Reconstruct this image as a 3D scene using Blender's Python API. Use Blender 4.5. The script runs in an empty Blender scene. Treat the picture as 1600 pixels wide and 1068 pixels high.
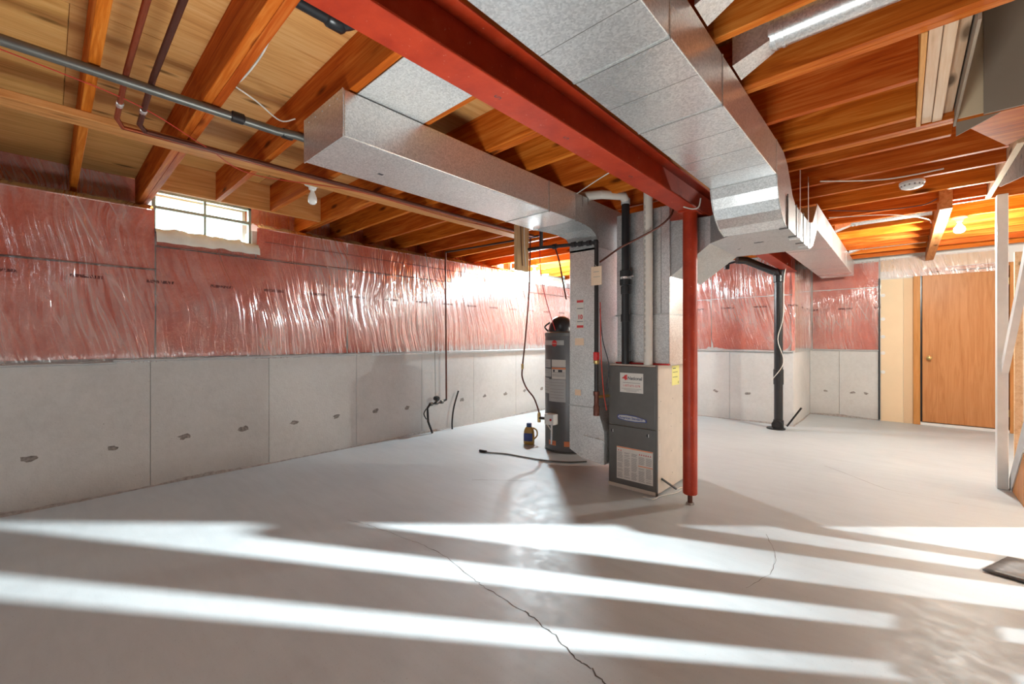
import bpy, bmesh, math, random
from mathutils import Vector, Matrix, noise
R = math.radians
random.seed(7)
scn = bpy.context.scene
COL = scn.collection

# ------------------------------------------------------------------ camera, world, lights, exposure
cam = bpy.data.objects.new('camera', bpy.data.cameras.new('camera'))
COL.objects.link(cam)
cam.location = (0, 0, 1.2)
cam.rotation_euler = (R(90), 0, math.atan(612 / 666))
cam.data.sensor_width = 36
cam.data.lens = 666 / 1600 * 36
cam.data.shift_y = -4 / 1600
cam.data.clip_start = 0.03
scn.camera = cam
scn.view_settings.view_transform = 'Standard'
scn.view_settings.look = 'None'
scn.view_settings.gamma = 1
scn.view_settings.use_curve_mapping = False
scn.view_settings.exposure = 0.0
scn.cycles.caustics_reflective = False

w = bpy.data.worlds.new('sky')
scn.world = w
w.use_nodes = True
w.node_tree.nodes['Background'].inputs[0].default_value = (0.86, 1.0, 0.97, 1)
w.node_tree.nodes['Background'].inputs[1].default_value = 14.0

def lamp(name, loc, power, color, radius):
    d = bpy.data.lights.new(name, 'POINT')
    d.energy = power; d.color = color; d.shadow_soft_size = radius
    o = bpy.data.objects.new(name, d); COL.objects.link(o); o.location = loc
    return o

def area(name, loc, aim, power, color, size):
    d = bpy.data.lights.new(name, 'AREA'); d.energy = power; d.color = color; d.shape = 'DISK'; d.size = size
    o = bpy.data.objects.new(name, d); COL.objects.link(o); o.location = loc
    o.rotation_euler = (Vector(aim) - Vector(loc)).to_track_quat('-Z', 'Y').to_euler()
    return o
def spot(name, loc, aim, power, color, radius, half):
    d = bpy.data.lights.new(name, 'SPOT'); d.energy = power; d.color = color; d.shadow_soft_size = radius
    d.spot_size = R(2 * half); d.spot_blend = 1.0
    o = bpy.data.objects.new(name, d); COL.objects.link(o); o.location = loc
    o.rotation_euler = (Vector(aim) - Vector(loc)).to_track_quat('-Z', 'Y').to_euler()
    return o

lamp('bulb_light_stairs', (3.57, 4.58, 2.10), 1500, (0.90, 0.97, 0.97), 0.02)
spot('band_boost_spot', (3.57, 4.58, 2.10), (-5.4, -0.5, 0.9), 16000, (0.90, 0.98, 0.98), 0.02, 20)  # added spot at the stair bulb, strengthens the far floor bands
lamp('bulb_light_window', (-4.265, 5.16, 2.12), 275, (0.76, 0.93, 1.0), 0.075)
lamp('bulb_light_door', (0.39, 5.86, 2.165), 180, (0.90, 0.93, 0.86), 0.035)
lamp('fill_light_rear', (-2.2, -2.2, 2.0), 30, (0.82, 0.96, 1.0), 0.15)  # added fill from behind the camera, no known source
area('ceiling_fill_up', (-0.75, 0.35, 0.12), (-0.85, 0.65, 2.6), 55, (0.90, 0.97, 0.97), 0.8)  # added fill below the frame, brightens the ceiling

# ------------------------------------------------------------------ node helpers / materials
class N:
    def __init__(s, name):
        s.m = bpy.data.materials.new(name); s.m.use_nodes = True
        s.t = s.m.node_tree; s.t.nodes.clear()
        s.out = s.t.nodes.new('ShaderNodeOutputMaterial')
    def n(s, typ, **kw):
        o = s.t.nodes.new(typ)
        ins = kw.pop('ins', {})
        for k, v in kw.items(): setattr(o, k, v)
        for k, v in ins.items(): s.set(o.inputs[k], v)
        return o
    def set(s, inp, v):
        if hasattr(v, 'is_linked') or isinstance(v, bpy.types.NodeSocket): s.t.links.new(v, inp)
        else:
            if inp.type == 'RGBA' and len(v) == 3: v = (*v, 1)
            inp.default_value = v
    def coord(s, scale=(1, 1, 1), kind='Object', rand=0.0):
        tc = s.n('ShaderNodeTexCoord').outputs[kind]
        v = tc
        if rand:
            oi = s.n('ShaderNodeObjectInfo').outputs['Random']
            mu = s.n('ShaderNodeMath', operation='MULTIPLY', ins={0: oi, 1: rand}).outputs[0]
            ad = s.n('ShaderNodeVectorMath', operation='ADD', ins={0: v, 1: mu}); v = ad.outputs[0]
        return s.n('ShaderNodeVectorMath', operation='MULTIPLY', ins={0: v, 1: scale}).outputs[0]
    def noise(s, vec, scale=5, detail=4, rough=0.55, dist=0):
        return s.n('ShaderNodeTexNoise', ins={'Vector': vec, 'Scale': scale, 'Detail': detail, 'Roughness': rough, 'Distortion': dist}).outputs['Fac']
    def ramp(s, fac, stops):
        r = s.n('ShaderNodeValToRGB', ins={0: fac}); cr = r.color_ramp
        while len(cr.elements) < len(stops): cr.elements.new(0.5)
        for e, (p, c) in zip(cr.elements, stops):
            e.position = p; e.color = (*c, 1) if len(c) == 3 else c
        return r.outputs[0]
    def mapr(s, v, a, b, c, d):
        return s.n('ShaderNodeMapRange', ins={0: v, 1: a, 2: b, 3: c, 4: d}).outputs[0]
    def math(s, op, a, b=0.0, c=0.0):
        return s.n('ShaderNodeMath', operation=op, ins={0: a, 1: b, 2: c}).outputs[0]
    def mix(s, f, a, b, mode='MIX'):
        m = s.n('ShaderNodeMix', data_type='RGBA', blend_type=mode)
        s.set(m.inputs[0], f); s.set(m.inputs[6], a); s.set(m.inputs[7], b)
        return m.outputs[2]
    def bump(s, h, st=0.3, dist=0.01):
        return s.n('ShaderNodeBump', ins={'Height': h, 'Strength': st, 'Distance': dist}).outputs[0]
    def bsdf(s, **kw):
        b = s.n('ShaderNodeBsdfPrincipled')
        for k, v in kw.items(): s.set(b.inputs[k.replace('_', ' ')], v)
        s.t.links.new(b.outputs[0], s.out.inputs[0])
        return b

def plain(name, col, rough=0.5, metal=0.0, var=0.12, scale=12, **kw):
    a = N(name); v = a.coord(rand=7)
    n = a.noise(v, scale, 5)
    c = a.mix(a.mapr(n, 0.3, 0.7, 0, 1), tuple(x * (1 - var) for x in col), tuple(min(1, x * (1 + var)) for x in col))
    a.bsdf(Base_Color=c, Roughness=rough, Metallic=metal, Normal=a.bump(n, 0.15, 0.002), **kw)
    return a.m

def emit(name, col, st):
    a = N(name); e = a.n('ShaderNodeEmission', ins={0: col, 1: st}); a.t.links.new(e.outputs[0], a.out.inputs[0]); return a.m

def wood(name, dark, mid, light, axis=0, knots=True, rough=0.62, grain=1.0):
    a = N(name)
    sc = [14, 14, 14]; sc[axis] = 0.9
    v = a.coord(tuple(sc), rand=37.0)
    n1 = a.noise(v, 1.6, 6, 0.6, 1.2)
    sc2 = [60, 60, 60]; sc2[axis] = 2.0
    n2 = a.noise(a.coord(tuple(sc2), rand=11.0), 2.0, 3, 0.6)
    f = a.math('ADD', a.math('MULTIPLY', n1, 0.75), a.math('MULTIPLY', n2, 0.25 * grain))
    c = a.ramp(f, [(0.32, dark), (0.5, mid), (0.68, light)])
    if knots:
        sk = [8, 8, 8]; sk[axis] = 2.2
        vo = a.n('ShaderNodeTexVoronoi', ins={'Vector': a.coord(tuple(sk), rand=19.0), 'Scale': 1.0, 'Randomness': 1.0}).outputs['Distance']
        k = a.mapr(vo, 0.08, 0.19, 1, 0)
        c = a.mix(a.math('MULTIPLY', k, 0.92), c, tuple(x * 0.28 for x in dark))
    oi = a.n('ShaderNodeObjectInfo').outputs['Random']
    hsv = a.n('ShaderNodeHueSaturation', ins={'Hue': a.mapr(oi, 0, 1, 0.493, 0.507), 'Saturation': 1.0, 'Value': a.mapr(oi, 0, 1, 0.86, 1.1), 'Color': c})
    a.bsdf(Base_Color=hsv.outputs[0], Roughness=rough, Specular_IOR_Level=0.10, Normal=a.bump(f, 0.12, 0.003))
    return a.m

def galv(name='galvanized', base=(0.80, 0.795, 0.79), rough=0.30, metal=0.80):
    a = N(name)
    v = a.coord(rand=5)
    vo = a.n('ShaderNodeTexVoronoi', ins={'Vector': v, 'Scale': 150.0}).outputs['Color']
    sep = a.n('ShaderNodeSeparateColor', ins={0: vo}).outputs[0]
    n = a.noise(v, 3.5, 5, 0.6)
    f = a.math('ADD', a.math('MULTIPLY', sep, 0.55), a.math('MULTIPLY', n, 0.45))
    c = a.mix(f, tuple(x * 0.66 for x in base), tuple(min(1, x * 1.22) for x in base))
    r = a.mapr(a.noise(v, 1.7, 1), 0.3, 0.7, rough - 0.03, rough + 0.06)
    a.bsdf(Base_Color=c, Roughness=r, Metallic=metal, Normal=a.bump(a.noise(v, 2.0, 1), 0.2, 0.02))
    return a.m

def concrete_floor():
    a = N('concrete_floor'); v = a.coord()
    n1 = a.noise(v, 0.7, 6, 0.6, 0.4); n2 = a.noise(v, 9, 6, 0.7)
    n3 = a.noise(a.coord((1.2, 7, 1)), 2.0, 5, 0.65, 0.5); n4 = a.noise(v, 130, 3, 0.6)
    f = a.math('ADD', a.math('MULTIPLY', n1, 0.5), a.math('ADD', a.math('MULTIPLY', n2, 0.22), a.math('MULTIPLY', n3, 0.28)))
    c = a.ramp(f, [(0.33, (0.425, 0.47, 0.50)), (0.5, (0.50, 0.55, 0.58)), (0.66, (0.56, 0.61, 0.64))])
    sp = a.mapr(n4, 0.28, 0.36, 0.55, 0.0)
    c = a.mix(sp, c, (0.26, 0.24, 0.23))
    r = a.mapr(n2, 0.3, 0.7, 0.34, 0.56)
    h = a.math('ADD', a.math('MULTIPLY', n3, 0.5), a.math('MULTIPLY', n4, 0.25))
    a.bsdf(Base_Color=c, Roughness=r, Normal=a.bump(h, 0.12, 0.003), Specular_IOR_Level=0.5)
    return a.m

def concrete_wall():
    a = N('concrete_wall'); v = a.coord()
    n1 = a.noise(v, 1.4, 6, 0.6, 0.3); n2 = a.noise(v, 22, 5, 0.7); n4 = a.noise(v, 75, 2, 0.5)
    f = a.math('ADD', a.math('MULTIPLY', n1, 0.6), a.math('MULTIPLY', n2, 0.4))
    c = a.ramp(f, [(0.30, (0.54, 0.525, 0.505)), (0.5, (0.62, 0.605, 0.585)), (0.70, (0.68, 0.665, 0.645))])
    sp = a.mapr(n4, 0.24, 0.30, 0.7, 0.0)
    c = a.mix(sp, c, (0.22, 0.2, 0.19))
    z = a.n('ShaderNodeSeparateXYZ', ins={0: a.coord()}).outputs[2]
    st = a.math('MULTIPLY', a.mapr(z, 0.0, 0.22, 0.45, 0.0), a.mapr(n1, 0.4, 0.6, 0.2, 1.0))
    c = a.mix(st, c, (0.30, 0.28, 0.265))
    a.bsdf(Base_Color=c, Roughness=0.85, Normal=a.bump(a.math('ADD', n2, a.math('MULTIPLY', n4, 0.5)), 0.35, 0.006))
    return a.m

def fiberglass():
    a = N('pink_fiberglass'); v = a.coord()
    n1 = a.noise(v, 2.3, 6, 0.65, 0.8); n2 = a.noise(v, 26, 5, 0.75, 1.5)
    f = a.math('ADD', a.math('MULTIPLY', n1, 0.62), a.math('MULTIPLY', n2, 0.38))
    c = a.ramp(f, [(0.3, (0.40, 0.065, 0.04)), (0.5, (0.62, 0.12, 0.07)), (0.7, (0.80, 0.27, 0.19))])
    a.bsdf(Base_Color=c, Roughness=0.95, Normal=a.bump(n2, 0.6, 0.015))
    return a.m

def poly_film(name, axis, milky=0.045, text=True):
    # clear sheet: axis = the horizontal axis the sheet runs along (0 = x, 1 = y)
    a = N(name)
    sep = a.n('ShaderNodeSeparateXYZ', ins={0: a.coord()})
    u, z = sep.outputs[axis], sep.outputs[2]
    sh = a.math('ADD', u, a.math('MULTIPLY', z, a.mapr(a.noise(a.coord((0.5, 0.5, 0.5)), 1.3, 2), 0.3, 0.7, 0.10, 0.24)))
    vec = a.n('ShaderNodeCombineXYZ', ins={0: a.math('MULTIPLY', sh, 15.0), 1: a.math('MULTIPLY', z, 0.8)}).outputs[0]
    n1 = a.noise(vec, 1.0, 3, 0.5, 0.3)
    vec2 = a.n('ShaderNodeCombineXYZ', ins={0: a.math('MULTIPLY', sh, 44.0), 1: a.math('MULTIPLY', z, 1.6)}).outputs[0]
    n2 = a.noise(vec2, 1.0, 3, 0.6, 0.6)
    ridge = a.math('SUBTRACT', 1.0, a.math('MULTIPLY', a.math('ABSOLUTE', a.math('SUBTRACT', n1, 0.5)), 9.0))
    ridge2 = a.math('SUBTRACT', 1.0, a.math('MULTIPLY', a.math('ABSOLUTE', a.math('SUBTRACT', n2, 0.5)), 11.0))
    sh3 = a.math('ADD', u, a.math('MULTIPLY', z, 0.42))
    n3 = a.noise(a.n('ShaderNodeCombineXYZ', ins={0: a.math('MULTIPLY', sh3, 6.5), 1: a.math('MULTIPLY', z, 0.7), 2: 3.7}).outputs[0], 1.0, 2, 0.5, 0.2)
    ridge = a.math('MAXIMUM', ridge, a.math('SUBTRACT', 1.0, a.math('MULTIPLY', a.math('ABSOLUTE', a.math('SUBTRACT', n3, 0.52)), 14.0)))
    big = a.mapr(a.noise(a.coord((1, 1, 1)), 1.1, 3), 0.42, 0.6, 0.0, 1.0)
    rr = a.math('MULTIPLY', a.math('MAXIMUM', a.math('MAXIMUM', ridge, a.math('MULTIPLY', ridge2, 0.7)), 0.0), big)
    h = a.math('ADD', n1, a.math('MULTIPLY', n2, 0.45))
    nrm = a.bump(h, 0.85, 0.022)
    white = a.n('ShaderNodeBsdfDiffuse', ins={0: (0.98, 0.76, 0.70, 1), 'Normal': nrm}).outputs[0]
    tr = a.n('ShaderNodeBsdfTransparent', ins={0: (1, 1, 1, 1)}).outputs[0]
    gl = a.n('ShaderNodeBsdfGlossy', ins={0: (1, 1, 1, 1), 'Roughness': 0.17, 'Normal': nrm}).outputs[0]
    m1 = a.n('ShaderNodeMixShader', ins={0: a.math('ADD', a.math('MULTIPLY', rr, 0.36), milky), 1: tr, 2: white}).outputs[0]
    fr = a.n('ShaderNodeFresnel', ins={'IOR': 1.5, 'Normal': nrm}).outputs[0]
    m2 = a.n('ShaderNodeMixShader', ins={0: a.math('MULTIPLY', fr, 1.5), 1: m1, 2: gl}).outputs[0]
    if text:   # printed marks repeated along the sheet, too small to read
        p = a.math('FRACT', a.math('MULTIPLY', u, 1 / 0.43))
        inx = a.math('MULTIPLY', a.math('GREATER_THAN', p, 0.25), a.math('LESS_THAN', p, 0.66))
        iny = a.math('LESS_THAN', a.math('ABSOLUTE', a.math('SUBTRACT', z, 1.672)), 0.012)
        lt = a.noise(a.coord((150, 150, 60)), 1.0, 1, 0.5)
        tk = a.math('MULTIPLY', a.math('MULTIPLY', inx, iny), a.math('GREATER_THAN', lt, 0.47))
        ink = a.n('ShaderNodeBsdfDiffuse', ins={0: (0.10, 0.03, 0.03, 1)}).outputs[0]
        m2 = a.n('ShaderNodeMixShader', ins={0: a.math('MULTIPLY', tk, 0.8), 1: m2, 2: ink}).outputs[0]
    a.t.links.new(m2, a.out.inputs[0])
    return a.m

def red_paint():
    a = N('red_primer'); v = a.coord()
    n = a.noise(v, 5, 6, 0.65); n2 = a.noise(v, 60, 3)
    c = a.ramp(n, [(0.35, (0.32, 0.022, 0.005)), (0.55, (0.42, 0.035, 0.008)), (0.72, (0.48, 0.06, 0.025))])
    c = a.mix(a.mapr(n2, 0.68, 0.74, 0, 0.6), c, (0.6, 0.3, 0.22))
    a.bsdf(Base_Color=c, Roughness=0.45, Specular_IOR_Level=0.35, Normal=a.bump(n2, 0.15, 0.002))
    return a.m

M = {}
M['floor'] = concrete_floor(); M['cwall'] = concrete_wall(); M['pink'] = fiberglass()
M['film_y'] = poly_film('poly_film_side', 1); M['film_x'] = poly_film('poly_film_back', 0, 0.07)
M['film_clear'] = poly_film('poly_film_clear', 0, 0.22, text=False)
M['joist'] = wood('joist_lumber', (0.36, 0.062, 0.006), (0.58, 0.128, 0.012), (0.76, 0.25, 0.045), 0)
M['lumber_y'] = wood('strip_lumber', (0.46, 0.16, 0.045), (0.64, 0.27, 0.085), (0.76, 0.38, 0.15), 1)
M['lumber_z'] = wood('post_lumber', (0.50, 0.27, 0.13), (0.62, 0.38, 0.2), (0.72, 0.48, 0.29), 2)
M['pale_x'] = wood('pale_lumber', (0.60, 0.36, 0.2), (0.76, 0.5, 0.31), (0.84, 0.61, 0.42), 1, grain=1.6)
M['ply'] = wood('subfloor_ply', (0.60, 0.27, 0.08), (0.78, 0.40, 0.135), (0.86, 0.50, 0.21), 1)
M['osb'] = wood('osb_sheet', (0.12, 0.055, 0.03), (0.20, 0.10, 0.055), (0.28, 0.16, 0.10), 0, grain=2, rough=0.95)
M['door'] = wood('door_veneer', (0.50, 0.215, 0.075), (0.60, 0.28, 0.105), (0.68, 0.34, 0.14), 2, knots=False, rough=0.35)
M['doorframe'] = wood('door_frame_wood', (0.42, 0.16, 0.05), (0.52, 0.21, 0.07), (0.60, 0.27, 0.10), 2, knots=False, rough=0.4)
M['galv'] = galv(); M['galv_dull'] = galv('galvanized_dull', (0.55, 0.55, 0.54), 0.42, 0.7)
M['sheet'] = galv('sheet_metal_light', (0.8, 0.8, 0.79), 0.45, 0.45)
M['seam'] = plain('seam_dark', (0.16, 0.15, 0.14), 0.5, 0.6)  # dark tone for duct seams and joints
M['red'] = red_paint()
M['black'] = plain('black_plastic', (0.018, 0.018, 0.02), 0.3)
M['iron'] = plain('black_iron', (0.035, 0.03, 0.03), 0.42, 0.5)
M['grayiron'] = plain('grey_conduit', (0.16, 0.155, 0.14), 0.4, 0.6)
M['copper'] = plain('copper', (0.42, 0.10, 0.045), 0.38, 0.8)
M['copper_d'] = plain('tarnished_copper', (0.14, 0.05, 0.035), 0.4, 0.7)
M['pvc'] = plain('white_pvc', (0.74, 0.66, 0.58), 0.4, 0, 0.04)
M['white'] = plain('white_paint', (0.82, 0.80, 0.77), 0.5, 0, 0.05)
M['greypaint'] = plain('grey_paint', (0.50, 0.50, 0.50), 0.5, 0, 0.08)
M['drywall'] = plain('drywall_paper', (0.62, 0.52, 0.42), 0.85, 0, 0.05, 3)
M['drywall_w'] = plain('drywall_white', (0.78, 0.75, 0.71), 0.85, 0, 0.04, 3)
M['drywall_b'] = plain('drywall_back', (0.36, 0.27, 0.20), 0.9, 0, 0.07, 3)
M['peach'] = plain('peach_paint', (0.84, 0.64, 0.42), 0.8, 0, 0.03, 3)
M['peach_d'] = plain('peach_paint_dark', (0.74, 0.52, 0.32), 0.8, 0, 0.03, 3)
M['furn'] = plain('furnace_grey', (0.135, 0.125, 0.115), 0.42, 0.2, 0.06)
M['furnside'] = plain('furnace_side', (0.66, 0.58, 0.50), 0.45, 0.25, 0.05)
M['tank'] = plain('tank_grey', (0.13, 0.12, 0.12), 0.35, 0.3, 0.06)
M['label'] = plain('label_paper', (0.72, 0.66, 0.6), 0.6, 0, 0.03)
M['labelg'] = plain('label_silver', (0.5, 0.48, 0.46), 0.5, 0.1, 0.05)
M['ink'] = plain('ink_dark', (0.05, 0.05, 0.06), 0.6)
M['inkg'] = plain('ink_grey', (0.33, 0.29, 0.27), 0.6)
M['inkr'] = plain('ink_red', (0.62, 0.05, 0.05), 0.6)
M['inko'] = plain('ink_orange', (0.80, 0.25, 0.10), 0.6)
M['inkb'] = plain('ink_blue', (0.05, 0.07, 0.25), 0.5)
M['yellow'] = plain('yellow_tag', (0.85, 0.80, 0.28), 0.6, 0, 0.04)
M['tagpaper'] = plain('manila_tag', (0.84, 0.60, 0.42), 0.7, 0, 0.03)
M['brass'] = plain('brass', (0.55, 0.38, 0.15), 0.3, 0.9)
M['gold'] = plain('gold_jug', (0.50, 0.29, 0.06), 0.35)
M['blue'] = plain('blue_cap', (0.02, 0.07, 0.22), 0.4)
M['redplastic'] = plain('red_plastic', (0.65, 0.03, 0.03), 0.4)
M['redwire'] = plain('red_wire', (0.55, 0.05, 0.03), 0.5)
M['whitewire'] = plain('white_wire', (0.8, 0.76, 0.68), 0.5)
M['crack'] = plain('crack_dark', (0.10, 0.09, 0.085), 0.95)
M['mortar'] = plain('mortar', (0.34, 0.31, 0.29), 0.95, 0, 0.3, 40)
M['chip'] = plain('tie_patch', (0.27, 0.24, 0.22), 0.95, 0, 0.45, 60)
M['mat'] = plain('rubber_mat', (0.12, 0.12, 0.12), 0.45, 0, 0.3, 25)
M['foam'] = plain('white_foam', (0.80, 0.86, 0.84), 0.8, 0, 0.06)
M['frame'] = plain('window_frame_paint', (0.30, 0.36, 0.33), 0.4, 0.2)
M['bulb_off'] = plain('bulb_glass_off', (0.9, 0.88, 0.84), 0.2, 0, 0.02)
M['porcelain'] = plain('porcelain', (0.82, 0.8, 0.76), 0.3, 0, 0.03)
M['bulb_cool'] = emit('bulb_glow_cool', (0.92, 0.97, 1, 1), 9)
M['bulb_warm'] = emit('bulb_glow_warm', (1, 0.93, 0.8, 1), 9)
def glass():
    a = N('window_glass')
    tr = a.n('ShaderNodeBsdfTransparent', ins={0: (0.93, 0.97, 0.95, 1)}).outputs[0]
    gl = a.n('ShaderNodeBsdfGlossy', ins={0: (1, 1, 1, 1), 'Roughness': 0.05}).outputs[0]
    a.t.links.new(a.n('ShaderNodeMixShader', ins={0: 0.08, 1: tr, 2: gl}).outputs[0], a.out.inputs[0]); return a.m
M['glass'] = glass()
def clear_tube():
    a = N('clear_vinyl')
    a.bsdf(Base_Color=(0.75, 0.73, 0.7, 1), Roughness=0.2, Alpha=0.6); return a.m
M['vinyl'] = clear_tube()

# ------------------------------------------------------------------ mesh builder
class MB:
    def __init__(s): s.v = []; s.f = []
    def add(s, vs, fs):
        o = len(s.v); s.v += [tuple(p) for p in vs]; s.f += [tuple(i + o for i in f) for f in fs]; return s
    def box(s, x0, x1, y0, y1, z0, z1, b=0.0):
        x0, x1 = min(x0, x1), max(x0, x1); y0, y1 = min(y0, y1), max(y0, y1); z0, z1 = min(z0, z1), max(z0, z1)
        if not b:
            vs = [(x, y, z) for z in (z0, z1) for y in (y0, y1) for x in (x0, x1)]
            return s.add(vs, [(0, 2, 3, 1), (4, 5, 7, 6), (0, 1, 5, 4), (2, 6, 7, 3), (0, 4, 6, 2), (1, 3, 7, 5)])
        bm = bmesh.new(); bmesh.ops.create_cube(bm, size=1)
        for v in bm.verts: v.co = Vector(((x0 + x1) / 2 + v.co.x * (x1 - x0), (y0 + y1) / 2 + v.co.y * (y1 - y0), (z0 + z1) / 2 + v.co.z * (z1 - z0)))
        bmesh.ops.bevel(bm, geom=bm.edges[:], offset=b, segments=1 if b < 0.004 else 2, affect='EDGES', profile=0.5)
        bm.verts.index_update()
        s.add([v.co[:] for v in bm.verts], [[v.index for v in f.verts] for f in bm.faces]); bm.free(); return s
    def prism(s, poly, axis, a, b):
        # poly: 2D points; axis: the extrusion axis; a,b extents
        def p(u, v, w): return {0: (w, u, v), 1: (u, w, v), 2: (u, v, w)}[axis]
        n = len(poly)
        s.add([p(u, v, a) for u, v in poly] + [p(u, v, b) for u, v in poly],
              [tuple(range(n))[::-1], tuple(range(n, 2 * n))] + [(i, (i + 1) % n, n + (i + 1) % n, n + i) for i in range(n)])
        return s
    def loft(s, rings, cap=True):
        n = len(rings[0]); vs = [p for r in rings for p in r]; fs = []
        for k in range(len(rings) - 1):
            for i in range(n): fs.append((k * n + i, k * n + (i + 1) % n, (k + 1) * n + (i + 1) % n, (k + 1) * n + i))
        if cap: fs += [tuple(range(n))[::-1], tuple(range((len(rings) - 1) * n, len(rings) * n))]
        return s.add(vs, fs)
    def tube(s, pts, r, n=10, smooth=0, cap=True):
        pts = [Vector(p) for p in pts]
        if smooth:
            q = []
            P = [pts[0]] + pts + [pts[-1]]
            for i in range(1, len(P) - 2):
                p0, p1, p2, p3 = P[i - 1:i + 3]
                for k in range(smooth):
                    t = k / smooth
                    q.append(0.5 * ((2 * p1) + (p2 - p0) * t + (2 * p0 - 5 * p1 + 4 * p2 - p3) * t * t + (3 * p1 - p0 - 3 * p2 + p3) * t ** 3))
            q.append(pts[-1]); pts = q
        rings = []; up = None
        for i, p in enumerate(pts):
            t = ((pts[min(i + 1, len(pts) - 1)] - p).normalized() + (p - pts[max(i - 1, 0)]).normalized())
            if t.length < 1e-6: t = Vector((0, 0, 1))
            t.normalize()
            if up is None:
                up = Vector((0, 0, 1)) if abs(t.z) < 0.9 else Vector((1, 0, 0))
            up = (up - t * up.dot(t)).normalized(); side = t.cross(up)
            rr = r[i] if isinstance(r, (list, tuple)) else r
            k = 1.0
            rings.append([(p + (up * math.cos(2 * math.pi * j / n) + side * math.sin(2 * math.pi * j / n)) * rr * k)[:] for j in range(n)])
        return s.loft(rings, cap)
    def lathe(s, prof, c, axis='z', n=24):
        rings = []
        for r, h in prof:
            ring = []
            for j in range(n):
                a = 2 * math.pi * j / n; u, v = r * math.cos(a), r * math.sin(a)
                ring.append({'z': (c[0] + u, c[1] + v, c[2] + h), 'x': (c[0] + h, c[1] + u, c[2] + v), 'y': (c[0] + v, c[1] + h, c[2] + u)}[axis])
            rings.append(ring)
        return s.loft(rings)
    def build(s, name, mat, parent=None, smooth=False, kind=None):
        me = bpy.data.meshes.new(name); me.from_pydata(s.v, [], s.f); me.validate()
        bm = bmesh.new(); bm.from_mesh(me); bmesh.ops.recalc_face_normals(bm, faces=bm.faces[:]); bm.to_mesh(me); bm.free()
        me.materials.append(M[mat] if isinstance(mat, str) else mat)
        if smooth:
            me.shade_smooth()
            try: me.set_sharp_from_angle(angle=R(38))
            except Exception: pass
        o = bpy.data.objects.new(name, me); COL.objects.link(o)
        if parent is not None:
            o.parent = parent; o.matrix_parent_inverse = parent.matrix_world.inverted() if False else Matrix.Translation(parent.location).inverted()
        if kind: o['kind'] = kind
        return o

def thing(name, label, cat, loc=(0, 0, 0), group=None):
    o = bpy.data.objects.new(name, None); COL.objects.link(o); o.location = loc; o.empty_display_size = 0.05
    o['label'] = label; o['category'] = cat
    if group: o['group'] = group
    return o
def tag(o, label, cat, group=None):
    o['label'] = label; o['category'] = cat
    if group: o['group'] = group
    return o
def struct(o): o['kind'] = 'structure'; return o

def text_mesh(s, size, mat, parent, origin, right, up, name='lettering', align='CENTER', bold=0.0):
    cu = bpy.data.curves.new('t', 'FONT'); cu.body = s; cu.size = size; cu.align_x = align; cu.align_y = 'CENTER'; cu.offset = bold
    o = bpy.data.objects.new('t', cu); COL.objects.link(o)
    dg = bpy.context.evaluated_depsgraph_get(); me = bpy.data.meshes.new_from_object(o.evaluated_get(dg))
    bpy.data.objects.remove(o); bpy.data.curves.remove(cu)
    r, u = Vector(right).normalized(), Vector(up).normalized(); n = r.cross(u)
    mw = Matrix((r, u, n)).transposed().to_4x4(); mw.translation = Vector(origin)
    me.transform(mw); me.name = name; me.materials.clear(); me.materials.append(M[mat])
    t = bpy.data.objects.new(name, me); COL.objects.link(t)
    if parent is not None:
        t.parent = parent; t.matrix_parent_inverse = Matrix.Translation(parent.location).inverted()
        if parent.parent is not None: t.matrix_parent_inverse = Matrix.Identity(4)
    return t

# ================================================================== SETTING
ZJ = 2.365      # underside of the joists
ZS = 2.60       # underside of the subfloor
XW = -4.52; YB = 6.95; YF = 8.35; XS = -1.12
X1, Y0 = 5.2, -3.6

# floor
fl = struct(MB().box(-5.1, X1 + 0.1, Y0 - 0.1, 8.6, -0.12, 0.0).build('floor', 'floor'))
def strip(pts, wd, z, jit=0.006, sub=6):
    mb = MB(); P = []
    for (a, b) in zip(pts[:-1], pts[1:]):
        for k in range(sub):
            t = k / sub; P.append((a[0] + (b[0] - a[0]) * t + random.uniform(-jit, jit), a[1] + (b[1] - a[1]) * t + random.uniform(-jit, jit)))
    P.append(pts[-1]); vs = []; fs = []
    for i, p in enumerate(P):
        q = P[min(i + 1, len(P) - 1)]; o = P[max(i - 1, 0)]; d = Vector((q[0] - o[0], q[1] - o[1])).normalized(); ww = wd * random.uniform(0.35, 1.0)
        vs += [(p[0] - d.y * ww, p[1] + d.x * ww, z), (p[0] + d.y * ww, p[1] - d.x * ww, z)]
    for i in range(len(P) - 1): fs.append((2 * i, 2 * i + 1, 2 * i + 3, 2 * i + 2))
    return mb.add(vs, fs)
ck = [(-2.717, 1.353), (-2.56, 1.40), (-2.408, 1.43), (-2.151, 1.469), (-2.043, 1.483), (-1.85, 1.492), (-1.583, 1.439), (-1.508, 1.434), (-1.368, 1.423), (-1.231, 1.423), (-1.126, 1.405), (-1.03, 1.388), (-0.905, 1.339), (-0.836, 1.34), (-0.742, 1.30), (-0.6, 1.22), (-0.4, 1.15)]
strip(ck[:4], 0.0012, 0.0006).build('floor_crack', 'crack', fl)
strip(ck[3:10], 0.0022, 0.0006).build('floor_crack', 'crack', fl)
strip(ck[9:], 0.0035, 0.0006).build('floor_crack', 'crack', fl)
for pts, wd in (([(-0.62, 3.0), (-0.52, 2.72), (-0.50, 2.5), (-0.56, 2.28)], 0.0013), ([(-2.72, 2.45), (-2.35, 2.75)], 0.003), ([(-0.55, 5.0), (-0.1, 4.55), (0.3, 4.5)], 0.002)):
    strip(pts, wd, 0.0006).build('floor_crack', 'crack', fl)

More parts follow.
